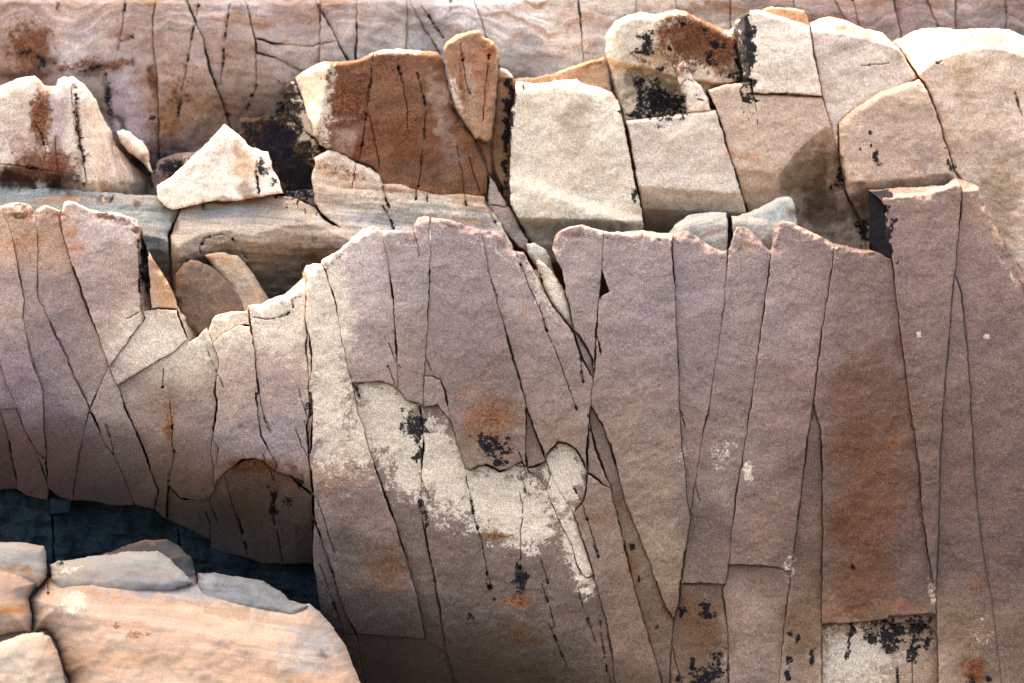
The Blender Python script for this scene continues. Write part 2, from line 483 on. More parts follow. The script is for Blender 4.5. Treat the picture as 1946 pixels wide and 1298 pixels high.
    i0 = 0; q = allv[sides[0]]; nrm = np.cross(q[1] - q[0], q[2] - q[0]); outw = -(nin[0][0] * RGT - nin[0][1] * UPV)
    if np.dot(nrm, outw) < 0: sides = [s[::-1] for s in sides]
    backf = list(range(n0 + m, n0 + 2 * m))
    q = allv[backf]; nrm = np.cross(q - q.mean(0), np.roll(q, -1, 0) - q.mean(0)).sum(0)
    if np.dot(nrm, FWD) < 0: backf = backf[::-1]
    nf = len(faces)
    faces = faces + sides + [backf]
    org = np.array([allv[:, 0].mean(), allv[:, 1].mean(), allv[:, 2].min()])
    me = bpy.data.meshes.new(name); me.from_pydata((allv - org).tolist(), [], faces)
    sm = np.zeros(len(faces), bool); sm[:nf] = True
    me.polygons.foreach_set("use_smooth", sm)
    ext = lambda A_: np.concatenate([A_, A_[loop], A_[loop]])
    def put(nm, dt, arr):
        at = me.attributes.new(nm, dt, 'POINT'); at.data.foreach_set('color' if dt == 'FLOAT_COLOR' else 'vector', np.ascontiguousarray(arr, np.float32).ravel())
    put("Col", 'FLOAT_COLOR', np.concatenate([ext(c), np.ones((len(allv), 1))], 1))
    put("Msk", 'FLOAT_COLOR', np.stack([ext(K), ext(R), ext(Pm), np.ones(len(allv))], 1))
    put("Str", 'FLOAT_VECTOR', ext(S))
    me.materials.append(mat or MAT); me.update()
    o = bpy.data.objects.new(name, me); SC.collection.objects.link(o); o.location = org
    if parent is not None:
        o.parent = parent; o.location = org - np.array(parent.location)
    STATS['v'] += len(allv); STATS['f'] += nf
    return o
# ------------------------------------------------------------------ the front wall: its outline and its joints, as read off the photograph
RIM_PTS = [(-60,396),(0,392),(20,384),(45,383),(58,388),(66,400),(70,396),(85,387),(97,391),(112,398),(117,396),(121,384),(129,381),(146,384),(168,396),(188,401),(226,405),(259,417),(269,430),(275,457),(291,489),(311,519),(327,548),(338,577),
 (346,593),(360,604),(393,620),(396,628),(403,606),(409,599),(440,592),(469,588),(471,580),(499,577),(512,567),(538,561),(554,548),(576,532),(575,519),(583,503),(596,500),(609,501),(611,494),(642,476),(674,447),(690,433),(713,428),(723,437),(740,436),(760,437),(786,439),(787,425),(794,412),(807,408),(823,412),(862,418),(901,433),(910,435),(940,439),(959,449),(967,463),(975,476),(996,480),(1008,499)]
GAP_PTS = [(1018,517),(1026,535),(1033,552),(1051,583),(1070,609),(1088,631),(1092,632),(1083,580),(1073,550),(1067,515),(1057,496),(1047,470)]
RIM2_PTS = [(1047,470),(1054,447),(1067,434),(1089,428),(1106,427),(1128,434),(1148,439),(1174,440),(1219,437),(1251,441),(1279,445),(1296,438),(1309,439),(1329,452),(1348,467),(1371,475),(1384,472),(1387,467),(1392,444),(1400,430),(1413,430),(1429,439),(1445,458),(1463,476),(1466,470),(1472,428),(1483,418),(1505,422),(1527,433),(1557,446),(1577,459),(1582,464),(1587,463),(1605,466),(1638,474),(1653,474)]
RIM3_PTS = [(1649,361),(1700,357),(1760,354),(1794,352),(1816,337),(1845,346),(1860,355),(1871,378),(1886,411),(1901,448),(1945,518),(2006,600)]
FOOT_PTS = [(2006,1370),(640,1370),(610,1160),(594,1073),(540,1071),(500,1071),(464,1058),(430,1050),(402,1045),(402,1026),(378,1015),(344,998),(316,987),(292,968),(258,959),(224,961),(185,955),(138,951),(112,944),(92,927),(90,950),(52,944),(34,929),(0,929),(-60,929)]
F_OUT = RIM_PTS + GAP_PTS + RIM2_PTS[1:] + RIM3_PTS + FOOT_PTS
F_CRACKS = [
 [(2,388),(3,394),(8,412),(18,432),(24,455),(28,480),(36,520),(42,545),(46,572),(44,600),(50,640),(60,680),(72,720),(81,745),(82,780),(85,830),(88,880),(91,930)],
 [(66,396),(70,420),(72,470),(71,510),(70,555),(72,570),(85,592),(97,615),(105,637),(122,667),(132,692),(138,710),(149,730),(160,752),(170,777),(172,782),(189,817),(200,845),(219,867),(233,902),(247,936),(256,962)],
 [(202,807),(211,838),(219,867)],
 [(117,392),(114,410),(118,440),(128,475),(137,505),(150,540),(160,570),(175,610),(187,640),(203,685),(222,730),(232,755),(240,780),(258,820),(275,860),(290,905),(301,936),(292,970)],
 [(268,592),(276,604),(240,652),(207,697),(170,777),(159,822),(148,873),(138,955)],
 [(357,646),(349,650),(325,672),(290,692),(260,710),(218,735)],
 [(354,640),(336,586)],
 [(268,592),(300,586),(336,588)],[(243,605),(268,592)],
 [(393,622),(375,640),(354,652)],
 [(-60,640),(0,690),(10,720),(20,745),(33,777),(47,817),(69,856),(82,895),(91,925)],
 [(-60,779),(0,778),(33,775)],
 [(1,779),(4,787),(17,839),(32,912),(34,932)],
 [(69,856),(84,871)],
 [(310,702),(309,735)],[(322,760),(327,800),(327,826),(330,873),(325,895),(320,912),(318,950),(316,990)],
 [(321,924),(344,948),(365,951),(395,951),(407,933)],
 [(395,628),(403,651),(411,671),(416,690),(412,712),(409,745),(413,770),(408,800),(405,820),(402,862),(406,885),(408,933)],
 [(408,700),(394,664)],[(411,705),(424,735)],[(405,835),(415,852),(413,882),(406,892)],
 [(387,931),(402,964),(413,989)],[(391,972),(400,998),(402,1028)],
 [(407,933),(411,914),(430,897),(460,875),(482,872),(501,875),(514,890),(527,897),(553,905),(579,929),(594,940)],
 [(426,905),(436,935),(443,963),(456,998),(471,1050)],
 [(499,862),(510,890),(521,912)],[(510,925),(523,946),(521,987),(529,1019),(538,1073)],
 [(471,583),(474,606),(480,641),(484,671),(487,716),(492,745),(498,777),(505,800),(514,822)],[(497,828),(512,860),(525,886)],[(486,748),(490,790),(497,828)],
 [(480,602),(506,606),(528,605),(548,596),(556,583),(555,572)],
 [(407,650),(421,635),(453,619),(478,617)],
 [(583,525),(581,554),(580,612),(583,635),(582,671),(585,709),(588,748),(587,780),(583,810),(587,869),(591,903),(594,933),(596,981),(595,1041),(594,1076)],
 [(583,621),(590,651),(592,684),(590,720)],[(569,739),(577,774),(583,790)],[(563,820),(575,850),(584,868)],[(592,745),(594,790),(592,830),(590,860)],[(577,800),(590,815),(580,836),(588,850)],
 [(610,497),(623,530),(635,567),(642,599),(648,641),(658,687),(668,722),(672,745),(680,785),(691,813),(699,847),(716,899),(738,955),(755,1007),(777,1080),(790,1127),(800,1170),(807,1209)],
 [(671,730),(684,757)],
 [(668,727),(690,727),(719,725),(739,729),(755,737),(766,752),(774,762),(791,766),(798,768),(806,774),(817,773),(830,768),(841,783),(854,796),(858,800)],
 [(805,715),(821,714),(836,722),(846,742),(852,777),(858,800),(867,835),(884,888),(888,915),(891,933),(903,989),(914,1024),(927,1093),(940,1140)],[(923,1103),(935,1130)],
 [(724,432),(729,451),(736,483),(742,528),(747,570),(750,606),(753,661),(755,690),(757,726),(758,742)],[(739,653),(752,685)],[(737,697),(750,727)],[(762,700),(755,690)],
 [(817,408),(817,489),(815,570),(812,619),(809,671),(807,709),(805,748),(804,775)],[(815,600),(826,617)],[(809,680),(820,702)],
 [(786,436),(791,457),(796,483)],
 [(910,431),(919,467),(928,515),(940,557),(959,625),(968,656),(978,687),(989,726),(1001,774),(1016,817),(1037,873),(1052,912),(1075,950),(1089,974),(1106,1024),(1123,1075),(1135,1115),(1145,1150),(1151,1172),(1164,1245),(1175,1375)],
 [(928,515),(945,562)],
 [(979,478),(1002,535),(1025,587),(1044,642),(1060,677),(1073,713),(1082,740),(1098,783)],
 [(1008,497),(1018,517)],
 [(1090,630),(1099,661),(1108,685),(1118,703),(1127,722),(1126,735),(1124,748),(1123,770),(1145,809),(1160,847),(1175,899),(1188,951),(1209,1002),(1231,1058),(1257,1135),(1280,1178)],
 [(1090,630),(1101,640),(1127,684),(1128,700)],[(1102,677),(1106,710),(1112,739)],
 [(1148,437),(1146,489),(1143,520),(1136,587),(1132,651),(1130,700),(1127,722)],[(1135,630),(1138,655),(1142,674)],
 [(1144,517),(1157,554),(1140,567)],
 [(1121,772),(1118,820),(1115,865),(1117,899),(1110,951),(1100,962),(1090,976)],[(1106,959),(1093,929)],
 [(1037,873),(1040,864),(1046,856),(1061,842),(1076,843),(1095,854),(1106,873),(1116,897)],
 [(1106,955),(1110,968),(1128,1024),(1136,1060)],
 [(1002,893),(1017,905),(1031,916),(1039,933),(1059,981),(1085,1032),(1097,1075),(1113,1099),(1128,1092)],
 [(883,888),(893,894),(910,886),(927,884),(949,895),(961,893),(980,882),(990,878),(1001,888),(1016,886),(1040,876)],
 [(1001,774),(999,820),(998,860),(1002,890)],[(986,860),(1007,920)],[(1039,880),(1046,903),(1040,930)],
 [(1098,1118),(1110,1161),(1132,1217)],[(1140,1180),(1149,1252),(1160,1298)],[(1029,1067),(1042,1110)],[(1031,1114),(1055,1191)],[(1044,1187),(1076,1264)],
 [(988,938),(994,960),(990,1000),(990,1041),(988,1110)],[(990,905),(1000,935)],
 [(1117,790),(1120,811),(1132,852),(1149,899),(1160,925),(1166,955),(1179,1007),(1190,1054),(1205,1114),(1222,1178),(1239,1234),(1257,1295),(1275,1375)],
 [(1115,899),(1125,903),(1149,923),(1161,929)],
 [(1384,470),(1381,515),(1376,570),(1371,619),(1361,684),(1347,777),(1334,830),(1321,921),(1312,981),(1304,1041),(1293,1110),(1289,1148),(1280,1178),(1276,1226),(1272,1298),(1268,1375)],
 [(1276,1226),(1295,1298),(1312,1375)],
 [(1279,443),(1277,473),(1282,541),(1285,612),(1287,658),(1289,700),(1291,777),(1295,852),(1302,899),(1306,951),(1311,985)],[(1290,770),(1301,811)],[(1321,921),(1330,950)],
 [(1466,468),(1461,522),(1453,581),(1446,633),(1438,690),(1430,750),(1416,843),(1398,946),(1386,1058),(1379,1110),(1373,1118),(1377,1153),(1383,1191),(1385,1298),(1385,1375)],
 [(1291,1110),(1334,1108),(1381,1111)],[(1383,1074),(1416,1073),(1460,1076),(1480,1079),(1504,1087)],
 [(1587,461),(1581,507),(1574,559),(1564,618),(1553,699),(1547,755),(1536,826),(1526,903),(1515,998),(1506,1058),(1502,1097),(1493,1170),(1480,1298),(1474,1375)],
 [(1546,757),(1553,792),(1560,813),(1563,912),(1564,998),(1562,1127),(1561,1213),(1561,1375)],
 [(1562,1185),(1627,1183),(1687,1176),(1691,1170),(1721,1169),(1782,1166)],[(1686,1178),(1692,1183),(1760,1184),(1782,1205)],[(1706,1270),(1707,1375)],[(1734,1255),(1733,1375)],
 [(1672,380),(1681,392),(1686,448),(1694,490),(1699,529),(1705,577),(1714,651),(1723,718),(1730,777),(1738,822),(1747,890),(1753,976),(1762,1041),(1773,1097),(1779,1127),(1780,1166),(1782,1234),(1783,1298),(1784,1375)],
 [(1653,474),(1694,491)],[(1672,380),(1649,361)],
 [(1730,802),(1736,818)],
 [(1819,338),(1829,359),(1827,396),(1820,455),(1816,507),(1810,559),(1803,640),(1792,777),(1788,847),(1783,998),(1779,1120)],
 [(1814,520),(1825,551),(1831,596),(1838,670),(1845,777),(1852,912),(1861,1007),(1872,1075),(1880,1118),(1889,1170),(1895,1234),(1904,1295),(1912,1375)],
 [(1906,455),(1927,507),(1946,556),(1990,640),(2010,690)],
 [(640,1200),(654,1206),(678,1206),(738,1209),(798,1213),(846,1241)],
 [(594,937),(605,955),(622,1007),(635,1050)],[(596,981),(613,1032),(630,1080),(643,1127),(661,1174),(678,1206),(690,1290),(700,1375)],[(609,1075),(635,1148),(652,1204)],
 [(802,783),(805,820),(807,860)],[(796,899),(815,946)],[(800,938),(809,981)],
 [(798,770),(806,840),(800,900),(803,985),(813,1037),(824,1093),(833,1140),(841,1191),(848,1234),(863,1295),(875,1375)],
 [(252,438),(262,447),(264,470),(265,554),(268,592)],[(271,440),(278,480),(284,530),(287,588)],
]
# ------------------------------------------------------------------ colours, stains and some painted light and shade of each group of stones (as seen in the photograph)
MV = (150, 134, 133); BR = (126, 103, 92)
TIER['F'] = dict(pts=[  # points low at the centre are darkened for the shade at the wall's foot
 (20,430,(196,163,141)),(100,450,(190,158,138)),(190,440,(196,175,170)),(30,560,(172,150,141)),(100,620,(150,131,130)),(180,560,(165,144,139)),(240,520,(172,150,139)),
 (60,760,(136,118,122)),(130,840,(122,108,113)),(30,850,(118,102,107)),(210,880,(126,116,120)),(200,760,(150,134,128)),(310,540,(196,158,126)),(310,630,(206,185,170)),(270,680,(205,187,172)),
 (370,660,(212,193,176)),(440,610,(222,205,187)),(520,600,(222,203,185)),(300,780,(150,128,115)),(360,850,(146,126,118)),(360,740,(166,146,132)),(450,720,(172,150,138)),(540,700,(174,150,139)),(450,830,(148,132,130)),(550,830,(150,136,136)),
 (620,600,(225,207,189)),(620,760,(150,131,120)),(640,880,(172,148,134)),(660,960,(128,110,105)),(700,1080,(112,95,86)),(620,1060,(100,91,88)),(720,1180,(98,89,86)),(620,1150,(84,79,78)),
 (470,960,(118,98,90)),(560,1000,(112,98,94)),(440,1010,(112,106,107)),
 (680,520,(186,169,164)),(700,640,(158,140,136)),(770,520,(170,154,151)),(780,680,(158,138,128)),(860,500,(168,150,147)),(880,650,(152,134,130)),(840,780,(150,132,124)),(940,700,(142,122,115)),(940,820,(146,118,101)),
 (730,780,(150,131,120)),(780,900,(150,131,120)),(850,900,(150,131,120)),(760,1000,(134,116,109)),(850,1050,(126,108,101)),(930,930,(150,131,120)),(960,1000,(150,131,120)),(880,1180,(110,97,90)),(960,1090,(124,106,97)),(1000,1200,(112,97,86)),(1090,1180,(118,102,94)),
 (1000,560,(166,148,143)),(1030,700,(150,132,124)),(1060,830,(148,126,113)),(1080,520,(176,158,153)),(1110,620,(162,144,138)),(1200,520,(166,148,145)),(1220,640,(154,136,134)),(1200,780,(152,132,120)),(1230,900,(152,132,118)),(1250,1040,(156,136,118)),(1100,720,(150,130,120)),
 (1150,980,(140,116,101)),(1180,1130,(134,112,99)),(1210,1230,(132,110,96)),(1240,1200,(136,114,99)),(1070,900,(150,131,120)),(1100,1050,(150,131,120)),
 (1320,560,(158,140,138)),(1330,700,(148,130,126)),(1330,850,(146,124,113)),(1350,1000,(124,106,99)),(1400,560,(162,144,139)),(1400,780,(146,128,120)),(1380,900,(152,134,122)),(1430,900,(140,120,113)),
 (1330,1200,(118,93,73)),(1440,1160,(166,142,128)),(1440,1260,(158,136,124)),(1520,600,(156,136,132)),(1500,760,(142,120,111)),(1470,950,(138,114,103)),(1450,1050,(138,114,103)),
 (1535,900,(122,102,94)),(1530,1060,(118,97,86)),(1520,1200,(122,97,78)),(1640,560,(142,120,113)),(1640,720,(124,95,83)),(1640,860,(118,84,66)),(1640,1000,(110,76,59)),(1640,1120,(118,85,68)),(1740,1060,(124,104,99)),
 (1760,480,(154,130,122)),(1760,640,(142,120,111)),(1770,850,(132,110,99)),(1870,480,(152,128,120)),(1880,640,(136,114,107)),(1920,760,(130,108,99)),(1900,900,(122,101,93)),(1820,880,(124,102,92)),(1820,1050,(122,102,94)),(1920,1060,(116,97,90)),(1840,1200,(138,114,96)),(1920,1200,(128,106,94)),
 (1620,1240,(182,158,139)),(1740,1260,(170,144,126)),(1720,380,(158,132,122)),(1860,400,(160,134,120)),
 ], blobs=[
 (300,520,14,60,-20,(196,156,122),.5),(320,800,16,50,0,(150,98,60),.6),(482,885,80,16,0,(116,66,40),.8),(530,905,60,30,25,(104,68,48),.6),(475,940,60,50,0,(108,84,72),.5),
 (920,790,75,50,0,(152,100,72),.6),(740,1080,60,70,10,(106,78,58),.6),(985,1142,30,12,-10,(118,72,44),.8),(1000,1210,45,25,20,(112,80,56),.6),(1030,1270,60,30,0,(80,70,64),.5),
 (1660,960,70,170,0,(122,84,66),.6),(1700,840,16,14,0,(160,104,70),.6),(1850,1275,26,28,0,(120,66,26),.9),(1860,1110,30,20,0,(140,92,66),.5),(1610,1165,50,14,0,(150,98,66),.5),(1720,1155,50,14,0,(146,92,64),.5),
 (960,970,50,60,0,(214,176,126),.5),(940,1020,30,8,10,(140,84,44),.7),(1330,1180,50,70,0,(122,88,62),.5),(1205,1080,12,80,-10,(150,104,72),.5),(700,880,60,24,-10,(150,108,80),.4),(620,920,30,30,0,(140,98,74),.4),
 (150,470,30,14,0,(196,140,100),.6),(60,455,40,14,-15,(204,146,104),.7),(10,465,25,8,-10,(206,142,96),.7),(136,440,12,14,0,(200,138,92),.7),
 (1225,450,50,10,-4,(200,170,146),.5),(1420,470,16,24,0,(196,150,118),.6),(1000,590,22,14,20,(176,140,112),.5),(860,430,60,5,8,(128,92,80),.7),(945,458,24,8,35,(130,94,80),.7),(1090,445,35,8,-20,(140,108,96),.7),
 (1895,440,10,40,-20,(200,160,128),.6),(1740,385,60,6,-5,(180,150,140),.5),
 (272,515,10,66,0,(62,56,62),.85),
 ], masks=[
 ('P',735,790,66,84,0,1.3),('P',800,870,66,84,30,1.2),('P',862,915,44,80,20,1.2),('P',622,590,46,130,0,1.3),('P',625,760,44,140,0,1.0),('P',690,830,32,70,0,1.0),('P',945,945,78,74,0,1.3),('P',1000,985,60,66,0,1.2),('P',1070,900,42,70,0,1.3),('P',1100,1050,26,80,-15,1.3),
 ('P',1375,860,44,50,0,.27),('P',1424,895,13,22,0,.6),('P',1352,830,20,50,0,.15),('P',290,640,75,55,0,.9),('P',370,655,60,30,-20),('P',440,608,44,26),('P',520,598,52,28),('P',540,640,60,60,0,.5),('P',640,850,50,90,-15,.6),
 ('P',1640,1240,90,70,0,.75),('P',1600,1260,60,80,0,.7),('P',1860,1210,40,50,0,.2),('P',1440,1200,60,90,0,.15),('P',1030,560,14,60,-25,.5),('P',1745,635,6,7),('P',1875,640,8,6),
 ('P',1500,1080,20,40,0,.35),('P',1772,1120,12,50,-8,.3),('P',1295,870,24,60,0,.22),('P',190,420,70,20,12,.6),('P',30,395,40,12,0,.5),
 ('R',40,408,34,10,-5,.8),('R',205,412,45,8,12,.9),('R',482,882,70,10,0,.7),('R',940,790,56,40,0,.5),('R',1650,900,60,120,0,.12),('R',985,1142,26,9,0,.8),('R',1855,1275,20,22,0,.8),('R',947,1020,26,8,0,.7),('R',320,815,9,34,0,.7),('R',1300,1150,60,60,0,.3),('R',1190,1050,8,70,-12,.5),('R',745,1075,40,60,0,.35),('R',1700,845,14,12,0,.6),('R',650,915,40,30,0,.4),('R',1330,700,8,8,0,.6),
 ('K',938,846,34,26),('K',966,856,10,8),('K',950,878,16,9),('K',912,838,9,14),('K',787,808,24,28),('K',797,850,8,26),('K',793,872,9,9),('K',1340,1162,19,19),('K',1296,1165,12,10),('K',1362,1258,20,28),('K',1338,1290,36,16),('K',1316,1262,8,16),
 ('K',1700,1200,44,26),('K',1742,1196,26,28),('K',1655,1205,16,24),('K',1617,1196,10,20),('K',1612,1225,5,24,15),('K',1735,1240,12,24),('K',1760,1225,10,16),('K',1690,1232,22,16),('K',1770,1178,8,10),
 ('K',1501,1202,8,7),('K',1516,1212,7,10),('K',1542,1250,8,18),('K',1500,1255,9,12),('K',1496,1280,8,12),('K',1622,1078,7,7),('K',1880,1290,9,8),('K',847+1000,1290,10,12),
 ('K',1664,430,30,80,-5,2.2),('K',270,500,5,60),('K',280,545,5,40),('K',277,470,6,24),('K',1145,545,6,24),('K',990,1095,14,28),('K',570,915,8,14),('K',548,955,14,12,0,.7),('K',520,960,8,40),
 ('K',1201,1040,6,6),('K',1213,1102,4,6),('K',1250,1190,6,6),('K',800,960,6,20),('K',812,990,6,20),('K',893,1175,8,10,0,.7),('K',760,955+200,0.1,0.1),('K',587,780,9,12,0,.8),
 ])
TIER['M'] = dict(pts=[(0,0,(200,180,165))], blobs=[
 (78,215,24,80,0,(132,74,46),.85),(108,300,14,70,0,(96,56,38),.7),(45,290,60,36,0,(150,110,96),.6),(90,318,84,36,0,(98,58,38),.9),(20,340,66,28,0,(62,42,32),.95),(120,345,50,26,0,(58,44,38),.85),(110,215,24,60,0,(190,168,172),.6),(148,255,9,95,-5,(110,72,44),.85),(30,210,50,40,0,(214,190,172),.5),
 (462,320,22,60,-8,(222,180,138),.8),(470,365,24,18,0,(130,106,88),.6),
 (662,192,44,56,0,(92,44,34),.95),(655,265,34,36,0,(176,142,124),.75),(716,250,40,40,0,(130,82,60),.6),(690,285,30,20,0,(112,58,38),.8),(740,140,70,40,0,(150,106,82),.7),(780,270,80,60,0,(122,76,50),.75),(835,205,22,80,-17,(178,148,128),.75),(855,290,24,60,0,(156,128,114),.5),(800,320,90,30,0,(108,76,58),.6),
 (640,330,60,16,20,(206,150,110),.7),(780,362,70,9,3,(176,128,100),.7),
 (905,130,50,60,0,(186,124,92),.6),(930,100,30,14,30,(180,96,60),.6),(895,170,10,80,-8,(186,158,138),.7),(877,150,4,60,-8,(120,80,52),.7),(924,170,4,70,6,(132,84,54),.6),
 (948,220,18,80,0,(150,112,82),.7),
 (1090,220,40,60,0,(196,170,142),.5),(1100,300,60,40,0,(200,176,146),.4),(1090,430,120,24,5,(160,150,140),.5),
 (1320,70,80,50,10,(150,90,60),.85),(1370,100,50,50,0,(130,74,48),.8),(1260,110,50,30,0,(196,150,112),.7),(1240,180,70,40,0,(146,126,104),.9),(1210,160,50,40,0,(150,136,118),.8),
 (1310,375,60,12,-10,(190,154,122),.5),(1390,290,16,12,0,(206,158,124),.6),(1430,300,30,16,0,(216,164,128),.6),(1540,330,70,60,0,(156,128,102),.9),(1560,400,60,60,0,(124,98,78),.85),
 (1700,250,90,70,0,(192,166,150),.4),(1760,300,30,30,0,(150,134,130),.5),(1640,390,30,50,0,(120,92,70),.6),
 (1860,300,70,150,0,(202,174,152),.6),(1910,380,50,120,0,(170,138,106),.7),(1830,150,26,60,-10,(206,168,128),.5),
 (1490,22,44,8,5,(206,150,116),.8),(1610,54,60,9,14,(208,160,126),.8),
 (1120,125,34,8,-20,(176,116,72),.7),(255,292,14,14,0,(226,196,160),.6),(276,300,14,14,0,(110,80,62),.7),
 (1740,366,90,13,-5,(168,176,182),.7),(430,400,110,14,-4,(150,158,164),.6),(520,395,60,12,0,(180,150,128),.4),(780,420,200,34,4,(168,172,174),.6),(640,400,40,40,0,(200,186,172),.4),(1100,440,130,24,4,(150,152,150),.6),(1300,400,90,20,-4,(164,162,162),.5),(385,388,7,14,0,(80,54,42),.8),(420,382,16,10,0,(150,96,66),.7),(480,376,30,8,0,(160,104,72),.6),(330,430,8,40,10,(90,66,52),.8),(130,372,14,10,0,(90,74,64),.7),(195,380,22,10,0,(80,68,62),.8),(260,388,8,9,0,(84,68,58),.8),(600,480,60,40,0,(120,90,74),.6),  # blue-grey blobs paint skylight on ledge tops and shade at block bases
 (430,495,22,14,30,(190,146,108),.6),(400,490,10,10,0,(176,124,84),.7),(470,540,30,30,0,(168,154,150),.5),(395,545,40,30,0,(140,116,100),.5),
 ], masks=[
 ('K',525,270,60,60,0,1.1),('K',565,330,50,60,0,1.2),('K',560,190,26,40,0,.9),('K',330,320,40,24,0,1.0),('K',480,250,30,24,0,.7),
 ('R',78,225,22,80,0,.9),('R',95,310,80,36,0,.6),('R',662,192,40,56,0,.8),('R',760,300,110,60,0,.2),('R',700,282,26,22,0,.7),('R',740,130,50,40,0,.5),('R',780,230,40,40,0,.5),('R',725,100,50,16,0,.4),('R',930,95,24,10,30,.6),('R',645,325,60,12,20,.5),
 ('R',1330,75,84,60,10,1.3),('R',1290,130,40,20,0,.6),('R',1215,110,30,8,35,.7),('R',1375,110,40,40,0,.8),('R',1125,122,34,7,-15,.6),('R',150,240,6,80,-4,.8),
 ('P',592,190,44,110,0,1.1),('P',180,260,26,120,-6,.9),('P',30,180,40,30,0,.7),('P',740,98,60,9,0,.8),('P',1190,70,40,50,0,.9),('P',150,270,20,110,0,.5),('P',868,190,9,60,-18,.7),('P',945,110,5,40,0,.6),('P',1080,170,70,16,0,.5),('P',1450,100,60,80,0,.4),('P',1060,180,70,40,0,.4),('P',400,320,60,50,0,.5),('P',1690,120,80,30,0,.3),  # slim edge masks on the spear-shaped stone paint its sunlit rims
 ('K',1230,82,20,18,0,1.2),('K',1213,160,11,16,0,1.2),('K',1238,190,26,34,0,1.2),('K',1275,200,36,28,0,1.2),('K',1250,165,8,20),('K',1262,175,18,10),('K',1220,215,40,10),('K',1300,45,8,8,0,.9),('K',1340,55,10,10,0,.9),('K',1365,85,14,12,0,.9),('K',1350,110,12,14,0,.9),('K',1390,145,20,8),('K',1255,130,10,8),('K',1270,95,8,8),('K',1235,100,8,10),
 ('K',1418,95,16,90,-3,1.9),('K',1405,110,6,50),('K',1400,50,6,20),
 ('K',968,210,11,64,5,1.7),('K',962,300,8,50,0,1.0),('K',972,180,6,30),
 ('K',1596,325,8,44,-8,1.0),('K',1580,357,4,8),('K',1654,252,5,7),('K',1666,305,8,16),('K',1634,283,4,4),('K',1655,275,3,4),('K',1806,310,8,22,-25),('K',1640,440,12,40,-15),
 ('K',500,318,8,16,-30),('K',520,345,8,10),
 ('K',146,215,4,60,-4,.9),('K',158,300,5,50,-4,.7),('K',65,340,8,30,0,.5),
 ('K',1205,372,7,20,8,1.0),
 ])
TIER['B'] = dict(pts=[
 (40,60,(176,150,140)),(150,40,(182,156,142)),(60,110,(140,104,80)),(140,90,(190,174,172)),(200,180,(130,110,96)),(240,180,(176,160,166)),(260,230,(170,154,160)),(300,120,(168,138,122)),(330,200,(158,126,102)),(370,60,(182,160,150)),(450,30,(182,164,158)),(450,120,(166,138,122)),(400,220,(140,112,94)),(470,230,(100,84,76)),
 (550,40,(172,154,152)),(540,110,(190,172,160)),(540,150,(150,126,116)),(700,50,(180,160,152)),(730,80,(178,166,160)),(820,60,(160,150,148)),(900,30,(202,190,184)),(1000,40,(212,200,192)),(1080,60,(210,194,180)),(1000,110,(160,150,144)),(1130,40,(190,176,166)),(1300,15,(186,166,152)),(1500,10,(172,152,144)),(1600,20,(158,138,132)),(1750,25,(152,132,128)),(1830,20,(172,154,148)),(1910,25,(150,130,124)),(520,300,(50,44,44)),(560,200,(96,76,58)),(340,300,(80,70,74)),
 ], blobs=[(65,85,44,46,0,(104,66,42),.75),(80,118,40,20,0,(70,48,36),.8),(40,142,70,12,0,(84,60,46),.8),(205,125,64,12,-15,(78,50,34),.9),(330,225,30,60,10,(134,92,56),.7),(420,200,60,40,0,(138,104,78),.6),(265,150,20,30,0,(150,100,70),.5),(140,100,26,50,0,(206,192,188),.6),(235,190,30,60,0,(180,164,170),.6),(290,155,12,34,-10,(92,58,40),.85),(206,190,8,64,-10,(54,38,30),.9),(230,230,10,30,-40,(60,42,32),.8),(310,240,20,30,0,(140,100,60),.5),(220,60,20,14,0,(150,100,74),.5),(500,170,40,40,0,(140,108,84),.5),(550,180,20,30,0,(110,82,50),.6),(1120,95,26,30,0,(196,166,132),.4),(975,70,30,10,0,(200,150,120),.3)],
 masks=[('R',70,70,10,30,0,.5),('R',205,125,56,8,-15,.8),('R',290,155,10,32,-10,.9),('R',240,72,14,8,0,.8),('R',110,12,6,14,0,.8),('R',330,225,14,40,0,.5),('R',430,105,10,8,0,.6),('R',60,100,30,30,0,.5),('R',420,200,100,40,0,.35),
 ('K',288,223,7,6),('K',320,312,34,22,0,.9),('K',205,200,4,50,-8,.6),('R',50,90,60,60,0,.7),('R',150,125,70,14,-10,.7),('R',300,250,30,60,20,.5),('R',345,170,40,80,0,.45),('K',45,95,14,12,0,.7),('K',80,115,16,14,0,.8),('K',180,130,20,7,-10,.8),('K',207,180,5,60,-8,.8),('K',525,270,55,50,0,1.1),('K',560,330,50,50,0,1.1),('K',555,190,30,40,0,.8),('K',490,240,24,20,0,.8),('K',75,110,12,16,0,.6),('K',250,70,8,8,0,.7),('K',435,218,8,6),('K',470,10,4,3)])
